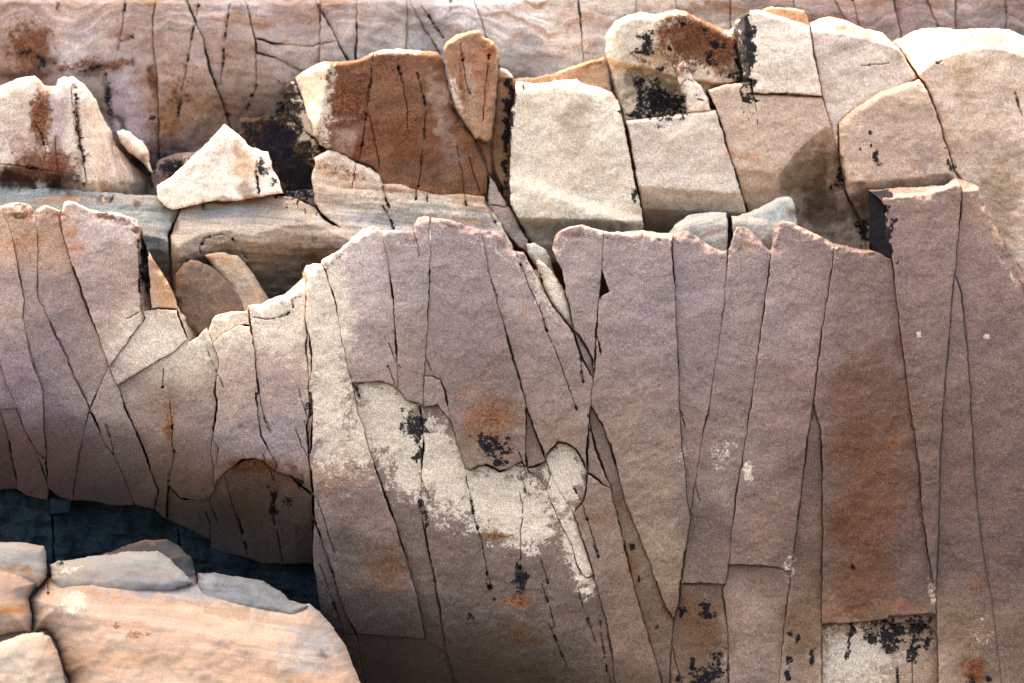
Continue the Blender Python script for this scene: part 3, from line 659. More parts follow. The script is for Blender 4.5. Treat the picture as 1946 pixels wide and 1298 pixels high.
TIER['G'] = dict(pts=[(0,0,(205,175,150))], blobs=[
 (300,1110,200,30,8,(186,178,182),.6),(260,1140,160,14,8,(196,164,138),.5),(420,1160,150,14,14,(178,152,124),.6),(250,1190,90,10,6,(196,150,120),.5),(200,1250,200,40,0,(216,184,156),.6),(450,1270,160,40,10,(206,172,142),.6),(600,1210,60,90,40,(170,178,186),.7),(400,1125,220,22,8,(172,174,182),.6),(520,1170,90,20,25,(180,176,180),.5),(610,1243,22,10,20,(90,86,92),.7),  # bluish blobs paint skylight on the big boulder's shaded top
 (25,1160,40,9,-8,(214,146,84),.8),(40,1085,40,8,20,(196,134,90),.7),(90,1110,16,20,0,(200,150,110),.5),(140,1140,60,10,-20,(200,170,150),.4),(140,1150,40,28,-15,(240,228,214),.7),(20,1250,60,60,0,(236,222,206),.6)],  # near-white blobs paint patches of sunlight on the boulders
 masks=[('P',140,1150,38,26,-15,.45),('P',125,1085,40,7,-12,.5),('R',220,1192,14,10,0,.6),('R',260,1205,30,8,0,.5),('K',116,1073,9,7,0,.9),('R',290,1033,8,6,0,.8)])  # the larger pale mask strengthens the painted sun patch

# ------------------------------------------------------------------ labels of the front wall's slabs (a point inside each, its label, how it sits)
FRONT = [
 ((9,752),"small mauve wedge of rock at the left edge above a level joint",dict(off=.015)),
 ((15,880),"dim grey mauve block end at the left edge above the dark hollow",dict(off=.03,tilt=(0,.0003))),
 ((21,666),"pale mauve slab along the left edge below an orange stained rim",dict(off=.0)),
 ((99,712),"long mauve slab with red-brown blotches on its rounded top, near left edge",dict(off=-.015)),
 ((60,873),"narrow dusky slab tip hanging over the hollow, second from left edge",dict(off=.02)),
 ((79,883),None,dict(part=3)),
 ((128,582),"narrow mauve slab with a pale low notch at its top between two taller slabs",dict(off=.02)),
 ((240,510),"broad mauve slab with a domed pale shoulder and black stripe down its right side",dict(off=-.03,feats=[('r',[(262,440),(265,500),(267,560),(267,600)],.008,.5)])),
 ((162,902),"dusky three-sided slab foot just above the dark hollow, left of a forked joint",dict(off=.01)),
 ((214,838),"slanting mauve splinter between two crossing joints over the dark hollow",dict(off=-.01)),
 ((320,565),"orange streaked side face falling away right of the domed slab",dict(off=.10,tilt=(.004,0))),
 ((317,652),"whitish wedge-shaped block under the black striped side of the domed slab",dict(off=-.02)),
 ((362,790),"tan and mauve slab with a rusty streak beside a ragged double crack",dict(off=.0)),
 ((500,979),"sunken brown arched panel above the dark hollow with rusty crest",dict(off=.07,tilt=(0,.0001))),
 ((407,862),None,dict(part=12)),
 ((454,612),"creamy curved chip along the rim above the ragged double crack",dict(off=.005)),
 ((455,769),"mauve slab right of the ragged double crack and above the brown arch",dict(off=-.005)),
 ((520,721),"pale topped slab with a curved scar near its rim left of the long cream slab",dict(off=-.015)),
 ((640,797),"long cream topped slab darkening to brown downwards, with a small knob at its crest",dict(off=-.02)),
 ((590,800),None,dict(part=17)),((587,680),None,dict(part=17)),
 ((640,1192),"dark leaning slab squeezed behind the foreground boulder's right end",dict(off=.04)),
 ((680,580),"smooth mauve slab sloping up to a peak, with a ragged lower edge over white rock",dict(keep=lambda c,x,y: c!='P' or x<640,off=-.06)),
 ((720,900),"white mottled slab under the ragged overhang, turning grey-brown lower down",dict(off=.015)),
 ((760,1270),"dark smooth slab foot at the bottom edge right of the foreground boulder",dict(off=.05)),
 ((780,567),"narrow mauve slab with a raised lip and level notch at its top",dict(keep=lambda c,x,y: c!='P',off=-.05)),
 ((860,600),"wide mauve slab ending in a rusty patch with black lichen above white rock",dict(keep=lambda c,x,y: c!='P',off=-.055)),
 ((825,745),"small curved mauve flake at the foot of a straight vertical crack",dict(keep=lambda c,x,y: c!='P',off=-.045)),
 ((949,1100),"large brown slab with a cream head and a black lichen line below it",dict(off=.0)),
 ((1005,640),"tall mauve slab with striped shoulder and a slanting hairline, left of the wedged stone",dict(keep=lambda c,x,y: c!='P' or y<800,off=-.035)),
 ((1016,898),"tiny cream chip below the black lichen, next to the pale tongue",dict(off=-.01)),
 ((1095,998),"cream strip tapering to a point below the cream tongue-shaped stone",dict(off=-.01,gap=.45)),
 ((1075,900),"cream tongue-shaped stone with rounded head among brown slabs",dict(off=-.025,gap=.45)),
 ((1012,851),"slim mauve splinter pointing up between two joints right of the black lichen",dict(keep=lambda c,x,y: c!='P',off=-.035)),
 ((1100,517),"mauve slab with bulging striped top, left of the black triangular hole",dict(off=-.02)),
 ((1187,1113),"slanting brown slab with rusty right edge below the cream tongue",dict(keep=lambda c,x,y: c!='P',off=-.03)),
 ((1108,670),"thin mauve shard below the tip of the wedged stone",dict(off=.01)),
 ((1123,882),"small brown wedge at the top of the long slanting strip",dict(off=-.01)),
 ((1200,700),"broad mauve slab right of the black triangular hole, tapering to a point low down",dict(off=-.03)),
 ((1218,1085),"long thin slanting brown strip between two dark joints",dict(off=.015)),
 ((1153,547),None,dict(skip=1)),
 ((1325,600),"mauve slab with a dipping striped rim, tapering downward like a dagger",dict(off=-.015)),
 ((1289,1276),"sliver of brown rock at the bottom edge left of the lichen spotted block",dict(off=.02)),
 ((1340,1230),"brown block spotted with round black lichen at the bottom edge",dict(off=.03)),
 ((1380,800),"tall narrow slab with a pointed striped top and whitish blotches halfway down",dict(off=-.02)),
 ((1440,1200),"smooth pinkish grey block standing at the bottom edge below a stepped joint",dict(off=.02)),
 ((1490,760),"tall clean mauve slab with a rounded lip crest, leaning left",dict(off=-.035,tilt=(-.00006,0))),
 ((1525,1080),"narrow dark brown strip with black specks near the bottom edge",dict(keep=lambda c,x,y: x<1560,off=.02)),
 ((1660,800),"very large rust-brown slab with one round black spot low down",dict(keep=lambda c,x,y: not (c in 'KP' and (y>1170 or y<500)),off=-.02)),
 ((1640,1240),"whitish block crusted with black lichen at the bottom edge",dict(off=.05)),
 ((1740,430),"tall mauve slab with a pale slanted top and dark left side, highest of its row",dict(off=-.08,feats=[('a',[(1655,383),(1677,379),(1760,370),(1812,355),(1840,352)],.012,.5)])),
 ((1736,1175),"small grey ledge piece lodged over the black lichen crust",dict(off=.03)),
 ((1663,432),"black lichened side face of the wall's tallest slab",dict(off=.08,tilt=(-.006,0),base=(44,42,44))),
 ((1831,1048),"long brown strip with orange blot at its foot, second slab from the right edge",dict(keep=lambda c,x,y: x>1785,off=-.03)),
 ((1916,769),"broad mauve slab along the right edge below a sloping shoulder",dict(off=-.045,feats=[('a',[(1800,366),(1860,362),(1900,450),(1946,530)],.010,.4)])),
 ((1940,512),"thin pale flake on the sloping shoulder at the right edge",dict(off=.01)),
]
GF = "joint-cut slabs of the front rock wall"
regs = arrange(F_OUT, F_CRACKS)
rim_segs = [poly_segs(p) for p in (RIM_PTS, RIM2_PTS, RIM3_PTS[:1] + RIM3_PTS)]
RIM_F = (np.concatenate([a for a, b in rim_segs]), np.concatenate([b for a, b in rim_segs]))
built = {}; used = set()
order = sorted(range(len(FRONT)), key=lambda i: 'part' in FRONT[i][2])
for i in order:
    (sx, sy), label, pr = FRONT[i]
    r = find_region(regs, sx, sy)
    if r is None or r in used: print("no region for", i, sx, sy, r); continue
    used.add(r)
    if pr.get('skip'): continue
    pr = dict(pr); par = pr.pop('part', None)
    rs_ = random.Random(i * 7 + 1)
    tl = pr.pop('tilt', None) or (rs_.uniform(-1, 1) * 1.1e-4, rs_.uniform(-1, 1) * 5e-5)
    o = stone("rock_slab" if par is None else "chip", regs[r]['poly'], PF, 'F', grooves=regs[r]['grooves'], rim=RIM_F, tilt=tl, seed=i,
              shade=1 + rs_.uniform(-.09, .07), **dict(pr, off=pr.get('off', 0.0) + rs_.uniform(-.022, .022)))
    built[r] = o
    if par is None: tag(o, label, "rock slab", GF, "thing")
    else:
        # the chip belongs to the slab whose outline it shares
        P_ = regs[r]['poly']; best = None
        for q, b in built.items():
            if q == r or b.name.startswith("chip"): continue
            dq = seg_dist(P_, *poly_segs(regs[q]['poly'], True)); s_ = (dq < .5).sum()
            if best is None or s_ > best[0]: best = (s_, b)
        w = np.array(o.location); o.parent = best[1]; o.location = w - np.array(best[1].location)
for r in range(len(regs)):
    if r not in used: print("unnamed region", r, regs[r]['area'], regs[r]['tris'][0].mean(0))

# ------------------------------------------------------------------ the dark hollow under the front wall
def lines(*pls):
    return [(np.array(a, float), np.array(b, float)) for pl in pls for a, b in zip(pl[:-1], pl[1:])]
RC = dict(tier='F', base=(56, 70, 79), thick=.4, rim=None, rough=(.07, .006), bed=(.035, 18), flake=0, edge=(8, .02), strata=lambda x, y, d, dr: (1.6 * y + .2 * x, x, np.full(len(x), .0)))  # base colour darkened and blued to stand in for the hollow's shade
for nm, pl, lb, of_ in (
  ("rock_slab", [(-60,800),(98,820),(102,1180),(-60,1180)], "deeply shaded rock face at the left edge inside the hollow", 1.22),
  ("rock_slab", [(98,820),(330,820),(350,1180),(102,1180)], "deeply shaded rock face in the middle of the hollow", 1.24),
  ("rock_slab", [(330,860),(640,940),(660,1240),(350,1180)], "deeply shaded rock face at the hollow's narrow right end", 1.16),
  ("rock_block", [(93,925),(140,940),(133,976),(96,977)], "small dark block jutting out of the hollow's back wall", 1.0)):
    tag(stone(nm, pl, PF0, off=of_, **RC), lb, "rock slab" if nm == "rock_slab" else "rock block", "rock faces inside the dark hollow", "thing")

# ------------------------------------------------------------------ the middle row of blocks
GM = "blocks of the middle rock row"
def block(name, label, poly, base, cracks=(), group=GM, cat=None, plane=PM, tier='M', **k):
    kw = dict(edge=(7, .018), roll=(18, .12), thick=.75, rough=(.022, .003), gap=1.5, shade=.97, strata=lambda x, y, d, dr: (y + .25 * x + 14 * fbm(x, y, 110, 3, 9), x, np.full(len(x), .13))); kw.update(k)
    o = stone(name, poly, plane, tier, base=base, grooves=lines(*cracks), **kw)
    tag(o, label, cat or name.replace('_', ' '), group, "thing"); return o
block("boulder", "cream boulder with a wide rust streak and a white flowing right flank, left edge",
 [(-60,180),(0,163),(32,149),(66,141),(81,152),(86,160),(105,160),(108,149),(120,145),(142,147),(162,162),(178,181),(191,204),(201,227),(212,250),(223,275),(243,298),(262,318),(285,337),(294,351),(302,384),(240,388),(168,376),(113,373),(0,366),(-60,366)],
 (208,192,186), [[(136,172),(140,215),(150,255),(158,300),(164,345)],[(0,311),(65,319),(110,328)],[(65,230),(80,260),(88,290)],[(104,262),(108,300),(114,345)]],
 roll=(26,.14), off=-.05, strata=lambda x,y,d,dr: (1.2*x-.35*y+8*fbm(x,y,60,3,9), y, .95*sstep(160,190,x)), feats=[('r',[(160,140),(166,220),(176,300),(184,390)],.0050,.5),('r',[(186,150),(205,240),(222,310),(240,390)],-.0042,.4),('r',[(212,240),(246,310),(270,390)],.0050,.4),('b',[(-60,309),(65,319),(120,334),(160,346)],.004,.12)])
block("wedged_stone", "small pale stone stuck in the notch beside the cream boulder's white flank",
 [(217,247),(233,243),(249,252),(272,269),(283,285),(286,303),(292,335),(276,316),(262,304),(243,292),(226,272)], (206,190,184), off=.10, dome=(16,.05), cat="wedged stone")
block("pyramid_stone", "white pointed stone with an apricot streak sitting on the ledge",
 [(426,236),(440,244),(456,256),(479,278),(500,285),(512,286),(516,298),(519,324),(529,337),(535,353),(541,369),(500,375),(453,382),(405,385),(356,395),(327,399),(311,390),(299,376),(297,353),(324,337),(356,307),(388,275),(411,249)],
 (226,210,200), [[(488,300),(486,330),(493,368)]], keep=lambda c,x,y: c!='K' or (x,y) in ((500,318),(520,345)), roll=(14,.07), off=-.22, tilt=(0,-.0006), cat="pointed stone")
block("rock_block", "blackened low rock behind the white pointed stone",
 [(285,330),(300,305),(330,292),(372,288),(420,250),(440,300),(400,390),(300,395)], (112,98,100), off=.12)
block("rock_block", "black and ochre lichened block left of the big rust-brown block",
 [(455,225),(470,222),(478,225),(505,220),(538,218),(541,196),(538,165),(548,156),(560,154),(580,190),(610,280),(612,385),(541,390),(500,380),(455,300)], (96,72,50),
 [[(541,180),(548,215),(575,245),(597,262)],[(480,226),(520,222),(545,218)]], off=.10, edge=(5,.012), roll=(10,.04))
block("rock_block", "big rust-brown block with a white left face and thin white cap",
 [(559,147),(574,136),(609,118),(645,115),(681,110),(707,99),(726,94),(758,92),(791,95),(833,97),(842,104),(850,135),(852,149),(857,181),(865,207),(881,233),(897,254),(910,285),(927,327),(926,370),(885,376),(836,372),(791,362),(752,356),(726,350),(717,331),(709,318),(674,305),(655,294),(619,282),(606,276),(595,256),(577,194)],
 (138, 98, 76), keep=lambda c,x,y: c!="K", cracks=[[(710,100),(703,162),(694,233),(685,298),(680,308)],[(752,107),(765,155),(774,210),(774,245)],[(703,223),(713,269),(721,314)],[(794,139),(810,207),(806,260),(800,324),(795,355)],[(867,275),(878,327),(883,370)],[(889,290),(900,330),(912,365)],[(707,110),(706,160)]],
 off=-.16, roll=(13,.09), feats=[('l',[(640,110),(622,136),(617,175),(610,212),(602,240),(619,280),(619,300)],.0055,.4)])
M6 = block("rock_ledge", "banded bed of rock under the big rust-brown block",
 [(597,298),(622,285),(642,288),(661,297),(677,309),(703,318),(721,330),(729,348),(762,348),(791,358),(813,365),(836,369),(878,366),(921,372),(926,384),(950,420),(975,470),(975,510),(690,500),(660,440),(642,430),(609,405),(597,382),(592,340)],
 (202,184,170), keep=lambda c,x,y: c!='K', cracks=[[(677,311),(669,356)],[(723,333),(729,360),(739,395)],[(728,392),(742,418),(749,440)],[(791,358),(791,378)],[(813,366),(812,382)],[(884,370),(885,388)],[(922,372),(922,385),(945,430)]],
 off=-.20, bed=(.004, 12), roll=(12,.06), feats=[('b',[(590,400),(700,420),(1000,440)],-.002,.2)], strata=lambda x,y,d,dr: (y-.10*x+4*fbm(x,y,90,2,9), x, np.full(len(x),1.0)*sstep(330,372,y)))
block("rock_wedge", "mauve triangular wedge at the right end of the banded bed",
 [(929,333),(940,345),(958,375),(978,405),(1003,455),(1003,480),(985,470),(948,425),(925,390)], (176,156,150), [[(925,388),(1000,400)]], off=-.16, roll=None)
block("rock_shard", "brown shard tucked below the spear-shaped stone",
 [(903,264),(925,272),(932,295),(934,335),(928,331),(912,287)], (142,100,78), off=-.13, roll=None)
block("upright_stone", "spear-shaped upright stone, rusty with sunlight painted along its rims, beside the rust-brown block",
 [(841,89),(849,79),(868,66),(904,57),(912,59),(920,68),(940,78),(948,94),(951,110),(946,133),(944,165),(941,194),(937,230),(933,265),(925,272),(917,268),(910,262),(904,264),(885,233),(865,204),(857,175),(849,129),(841,100)],
 (172,132,108), [[(876,85),(884,150),(893,180)],[(930,105),(922,170),(918,230)]], off=-.24, roll=(9,.06), edge=(8,.03))
block("pebble", "small white stone perched behind the top right of the spear-shaped stone",
 [(944,136),(950,126),(962,132),(974,144),(980,156),(950,160)], (214,202,190), off=-.02, roll=(8,.04), cat="stone")
block("rock_block", "narrow brown block with a black lichen edge left of the white square block",
 [(944,143),(965,141),(981,151),(984,165),(974,205),(968,235),(970,268),(968,320),(967,360),(960,362),(945,340),(934,310),(935,265),(942,200)], (148,114,86), off=-.08, roll=(8,.05))
block("rock_block", "large whitish square block with a soft fold across its lower part",
 [(981,155),(1025,156),(1057,152),(1096,151),(1106,159),(1141,167),(1164,176),(1174,191),(1183,227),(1196,291),(1209,356),(1219,398),(1223,430),(1222,500),(1020,500),(1009,462),(984,420),(968,390),(968,320),(971,269),(967,229),(976,194)],
 (214,200,186), off=-.20, roll=(24,.10), edge=(12,.03), cracks=[[(994,156),(995,175)]],
 feats=[('b',[(960,332),(1018,341),(1057,358),(1106,375),(1154,392),(1193,404),(1230,410)],-.0024,.045),('b',[(960,412),(1230,420)],.005,.4)])
block("rock_block", "pale pinkish block with a level top right of the dark open joint",
 [(1190,229),(1242,224),(1303,214),(1361,209),(1377,265),(1397,324),(1421,408),(1440,480),(1226,490),(1222,408),(1210,340),(1200,285)], (206,190,180), off=-.16, roll=(8,.05), feats=[('b',[(1190,350),(1440,370)],.0030,.3),('b',[(1190,395),(1440,405)],.005,.3)])
block("rock_block", "tan block with orange blotches between a slanting hairline and the right-hand boulders",
 [(1345,170),(1374,160),(1426,154),(1431,178),(1500,181),(1562,184),(1572,215),(1584,255),(1592,285),(1597,305),(1607,366),(1640,430),(1660,500),(1440,490),(1421,408),(1397,324),(1377,265),(1363,211),(1352,190)],
 (202,176,160), [[(1429,156),(1434,190),(1439,222),(1440,235)]], off=-.14, roll=(8,.04), feats=[('b',[(1400,320),(1480,330),(1530,270),(1570,240),(1620,260)],.0026,.4)])
block("rock_slab", "smooth whitish slab with a black lichened left side above the tan block",
 [(1397,40),(1405,30),(1413,24),(1425,18),(1446,20),(1490,33),(1537,49),(1543,81),(1551,122),(1562,182),(1500,179),(1431,176),(1427,151),(1411,154),(1405,100)], (222,206,196),
 off=-.17, roll=(10,.07), feats=[('l',[(1413,20),(1418,80),(1427,160)],.012,.4)])
block("boulder", "rounded boulder white on the left, rust and black lichen on the right, at the crest",
 [(1149,74),(1154,58),(1170,39),(1193,26),(1219,23),(1245,26),(1284,18),(1303,21),(1332,36),(1384,58),(1396,50),(1405,100),(1412,156),(1374,164),(1345,174),(1350,215),(1303,216),(1187,231),(1180,207),(1166,175),(1156,123),(1148,100)],
 (216,198,180), off=-.02, roll=(16,.12), edge=(12,.05), feats=[('b',[(1150,108),(1170,117),(1195,122),(1229,128),(1280,145),(1420,165)],.012,.10),('r',[(1290,20),(1235,60),(1215,90),(1175,112),(1160,140)],.0012,.12)])
block("upright_stone", "small white peg of stone standing against the rusty boulder",
 [(1298,113),(1305,120),(1312,136),(1319,152),(1332,162),(1345,188),(1351,211),(1305,215),(1297,181),(1287,149),(1284,129)], (220,202,192), [[(1292,165),(1306,150),(1318,156)]], off=-.15, roll=(8,.04), edge=(8,.03))
block("rock_wedge", "thin brown wedge under the white left end of the rusty boulder",
 [(975,150),(1018,144),(1057,136),(1106,120),(1149,106),(1157,129),(1164,180),(1100,190),(1000,190)], (170,140,118), off=.05, roll=(6,.05), tilt=(0,-.001))
block("rock_slab", "rusty cap flake lying on the crest above the smooth whitish slab",
 [(1444,22),(1453,16),(1467,12),(1511,16),(1527,20),(1536,38),(1541,56),(1490,46)], (208,160,128), off=-.06, roll=(5,.03), cat="cap stone")
block("rock_block", "bright crest block with faint dark streaks, left of the far right boulder",
 [(1539,44),(1556,36),(1575,32),(1601,37),(1640,52),(1679,63),(1694,78),(1711,92),(1731,126),(1746,149),(1721,160),(1673,180),(1624,210),(1594,236),(1592,285),(1584,262),(1566,194),(1559,162),(1545,81)],
 (206,190,182), [[(1640,125),(1690,120)]], off=-.11, roll=(9,.06), feats=[('a',[(1536,60),(1600,66),(1660,80),(1720,96)],.004,.3)], strata=lambda x,y,d,dr: (y+.35*x+3*fbm(x,y,60,2,9), x, np.full(len(x),.35)))
block("rock_block", "tan bulging block with a curved top edge and small black spots",
 [(1592,232),(1624,203),(1673,174),(1721,156),(1748,150),(1757,160),(1770,188),(1781,217),(1789,246),(1802,288),(1812,324),(1826,340),(1830,380),(1700,420),(1680,500),(1655,500),(1640,430),(1608,366),(1597,305)],
 (198,172,156), off=-.26, roll=(16,.10), edge=(10,.04), feats=[('l',[(1596,220),(1602,300),(1625,400),(1650,480)],.004,.3),('b',[(1640,345),(1720,340),(1820,325)],.004,.3)])
block("boulder", "big tan boulder with a bright white top at the right edge",
 [(1694,78),(1715,71),(1737,58),(1763,53),(1800,54),(1825,57),(1876,52),(1919,57),(1946,70),(2010,95),(2010,720),(1946,560),(1901,470),(1880,430),(1850,370),(1823,335),(1812,324),(1802,288),(1789,246),(1781,217),(1770,188),(1757,159),(1745,147),(1731,126),(1711,92)],
 (212,188,172), [[(1928,172),(1936,200),(1944,228)],[(1782,120),(1790,115)]], bed=(.0025, 12), off=-.17, roll=(12,.06), edge=(8,.03), feats=[('a',[(1694,230),(1750,139),(1786,116),(1815,104),(1867,94),(1899,94),(1931,104),(2010,130)],.0030,.6)])
block("wedged_stone", "small pale triangular stone lying behind the mauve slabs' crest",
 [(1400,410),(1446,392),(1476,376),(1498,371),(1508,378),(1513,400),(1516,440),(1470,445),(1400,440)], (178,178,176), off=-.32, roll=(14,.08), cat="wedged stone")
block("rock_bed", "rounded pale bed end peeping over the dipping rim, left of a dark crack",
 [(1264,452),(1284,425),(1309,408),(1348,402),(1381,404),(1385,420),(1385,500),(1330,500),(1280,490)], (176,174,172), off=-.44, roll=(26,.14), strata=lambda x,y,d,dr: (y+.3*x, x, np.full(len(x),.8)))
block("rock_bed", "low pale bed end right of a dark crack behind the pointed slab top",
 [(1389,408),(1430,411),(1460,416),(1472,428),(1530,436),(1570,456),(1570,500),(1395,500)], (172,168,166), off=-.42, roll=(18,.12), strata=lambda x,y,d,dr: (y, x, np.full(len(x),.6)))

# ------------------------------------------------------------------ ledges and the stones of the small pocket on the left
PL = Plane(300, 470, 12.62, 48)
ledge_s = lambda x, y, d, dr: (y - .04 * x + 6 * fbm(x, y, 120, 2, 9), x, np.full(len(x), .8))
LEDGE_F = [('b', [(-60,452),(120,448),(230,440),(300,452),(340,470),(380,446),(430,438),(480,446),(540,430),(600,426),(650,450),(700,480)], .0040, 3.0), ('b', [(-60,470),(120,466),(300,474),(340,490),(430,458),(540,462),(650,475),(700,495)], .0042, 3.0)]
block("rock_ledge", "banded ledge tinted skylight blue below the cream boulder at the left edge",
 [(-60,350),(113,356),(168,362),(299,372),(318,392),(343,396),(336,415),(322,445),(326,520),(340,640),(-60,640)], (140,146,150), plane=PL, roll=None, strata=ledge_s, feats=LEDGE_F, off=0, bed=(.006, 14), thick=.3, cracks=[[(215,372),(210,386)]])  # base colour holds the blue skylight falling on this shaded ledge
block("rock_ledge", "banded ledge with rust spots under the white pointed stone",
 [(343,398),(356,386),(421,376),(480,369),(512,366),(560,372),(571,379),(600,394),(618,420),(642,430),(677,441),(700,470),(660,640),(338,640),(324,520),(322,447),(336,416)], (172,160,152), plane=PL, roll=None, strata=ledge_s, feats=LEDGE_F, off=-.03, bed=(.006, 14), thick=.3,
 cracks=[[(385,382),(386,398)],[(421,380),(424,392)],[(384,486),(377,470),(388,453),(420,445),(440,450),(455,470),(468,492)]])
block("rock_slab", "narrow dark bluish slab in the corner under the black and ochre block",
 [(535,362),(600,358),(604,400),(575,382),(545,376)], (140,138,138), plane=PM, off=-.05, roll=None)
PK = Plane(420, 560, 12.46, 22)
block("wedged_stone", "brown rounded stone sunk in the shaded pocket on the left",
 [(330,520),(345,500),(362,491),(380,495),(410,510),(450,540),(490,570),(490,640),(400,650),(350,620),(330,560)], (124,106,97), plane=PK, dome=(14,.05), roll=None, off=-.02, cat="wedged stone", feats=[('r',[(362,480),(372,500),(395,540),(420,600),(430,650)],.0018,.3),('l',[(362,480),(350,510),(345,560),(350,650)],.003,.3)])
block("wedged_stone", "apricot and grey stone behind the brown one in the shaded pocket",
 [(387,483),(401,481),(427,478),(453,483),(466,496),(485,519),(500,545),(515,570),(520,620),(450,620),(440,545),(408,510)], (176,158,142), plane=PK, dome=(10,.04), roll=None, off=.07, cat="wedged stone", feats=[('r',[(440,470),(462,510),(490,560),(500,640)],.004,.3)])
block("wedged_stone", "pale elongated stone wedged upright in the gap between two mauve slabs",
 [(1014,494),(1025,491),(1038,499),(1054,515),(1070,544),(1081,577),(1091,619),(1090,629),(1071,607),(1052,581),(1033,550),(1028,535),(1019,512)], (206,196,186), plane=PF, off=.03, dome=(10,.03), roll=None, cat="wedged stone", cracks=[[(1016,500),(1028,496)]])
block("wedged_stone", "greyish stone standing behind the pale wedged one",
 [(1000,463),(1018,460),(1038,473),(1047,486),(1056,515),(1066,545),(1040,545),(1010,500),(1002,480)], (176,172,168), plane=PF, off=.12, dome=(12,.04), roll=None, cat="wedged stone")

# a few pale dry stalks caught in the gap beside the wedged stone
mb = new_mat("dry_stalk", .3, .3)
tr = bpy.data.objects.new("dry_grass", None); SC.collection.objects.link(tr)
p0 = CAM + rays(1021, 545) * (PF(1021, 545) + .02); tr.location = p0
tag(tr, "pale dry stalks caught in the gap left of the wedged stone", "dry grass", None, "thing")
for k, (a, b) in enumerate((((1017,513),(1024,540)), ((1021,512),(1027,534)), ((1015,517),(1030,528)), ((1024,530),(1032,552)), ((1019,520),(1021,543)), ((1026,531),(1021,541)))):
    A_ = CAM + rays(*a) * (PF(*a) - .02 + .006 * k); B_ = CAM + rays(*b) * (PF(*b) - .005 + .004 * k)
    n_ = 6; vs = []; fs = []
    ax = (B_ - A_) / np.linalg.norm(B_ - A_); u_ = np.cross(ax, [0, 1, 0]); u_ /= np.linalg.norm(u_); w_ = np.cross(ax, u_)
    for i in range(5):
        c_ = A_ + (B_ - A_) * i / 4 + u_ * .006 * math.sin(i * 1.3 + k)
        for j in range(n_): vs.append(c_ + (.0045 - .0006 * i) * (u_ * math.cos(j * 2 * math.pi / n_) + w_ * math.sin(j * 2 * math.pi / n_)) - p0)
    for i in range(4):
        for j in range(n_): fs.append([i*n_+j, i*n_+(j+1)%n_, (i+1)*n_+(j+1)%n_, (i+1)*n_+j])
    fs += [list(range(n_))[::-1], list(range(4*n_, 5*n_))]
    me = bpy.data.meshes.new("stalk"); me.from_pydata([tuple(v) for v in vs], [], fs)
    at = me.attributes.new("Col", 'FLOAT_COLOR', 'POINT'); at.data.foreach_set('color', np.tile([.42, .32, .17, 1], (len(vs), 1)).astype(np.float32).ravel())
    me.materials.append(mb); o_ = bpy.data.objects.new("stalk", me); SC.collection.objects.link(o_); o_.parent = tr

# ------------------------------------------------------------------ the back wall
B_OUT = [(-80,-270),(2030,-270),(2030,430),(-80,430)]
B_CRACKS = [
 [(238,-275),(238,0),(233,49),(223,94)],[(296,-275),(296,0),(290,42),(293,91),(297,130),(301,162),(305,435)],
 [(350,-275),(354,0),(371,42),(385,74),(398,129),(421,191),(435,236),(450,435)],[(377,10),(366,65),(346,171),(338,227)],[(437,6),(427,81),(419,165)],
 [(462,-275),(466,0),(480,55),(487,84),(487,168),(469,207)],
 [(609,-275),(609,0),(609,70),(608,150),(608,435)],[(595,-275),(600,0),(635,68),(658,112),(690,200),(690,435)],[(679,-275),(679,0),(676,107),(680,435)],
 [(774,-275),(774,10),(771,91),(771,435)],[(776,-275),(781,6),(810,58),(833,94),(860,200),(860,435)],[(790,-275),(794,0),(846,78)],
 [(486,73),(522,83),(561,86),(597,89),(619,81),(642,78)],[(490,102),(525,110),(571,134),(600,145)],
 [(857,-5),(857,23)],[(895,-275),(901,0),(922,63),(950,130),(955,435)],[(1099,-275),(1099,0),(1104,49),(1110,110),(1112,435)],[(1209,-275),(1209,0),(1215,435)],[(1280,-275),(1283,0),(1300,60)],[(1389,-275),(1389,30),(1392,435)],
 [(1500,-275),(1508,12)],[(1580,-275),(1585,0),(1608,39),(1640,435)],[(1621,-275),(1621,0),(1632,50)],[(1698,-275),(1698,0),(1711,68),(1715,435)],[(1755,-275),(1763,0),(1783,52),(1800,435)],[(1815,-275),(1815,52),(1818,435)],[(1912,-275),(1912,55)],
]
def wave(x): return np.interp(x, [-80,0,32,97,130,162,194,226,260,291,388,453,500,780,1000,2000], [0,7,13,32,40,45,29,9,10,16,13,4,3,2,40,40])
bregs = arrange(B_OUT, B_CRACKS)
cliff = bpy.data.objects.new("cliff", None); SC.collection.objects.link(cliff); cliff.location = (0, 2.0, 2.0); cliff['kind'] = "structure"
for i, r in enumerate(bregs):
    rs_ = random.Random(i + 50)
    o = stone("rock_slab", r['poly'], PB, 'B', grooves=r['grooves'], off=rs_.uniform(-.03, .03), tilt=(rs_.uniform(-1, 1) * 8e-5, rs_.uniform(-1, 1) * 5e-5), edge=(6, .014), thick=.4,
      rough=(.03, .003), shade=1.08, bed=(.004, 14), grid=3.4, seed=i, strata=lambda x, y, d, dr: (y - wave(x) + 26 * fbm(x, y, 120, 4, 9), x, .9 * sstep(85, 25, y - wave(x)) + .05),
      feats=[('a', [(-80,4),(230,6),(480,8),(640,6),(740,3),(784,14),(2030,-60)], .010, .25)])
    w = np.array(o.location); o.parent = cliff; o.location = w - np.array(cliff.location)

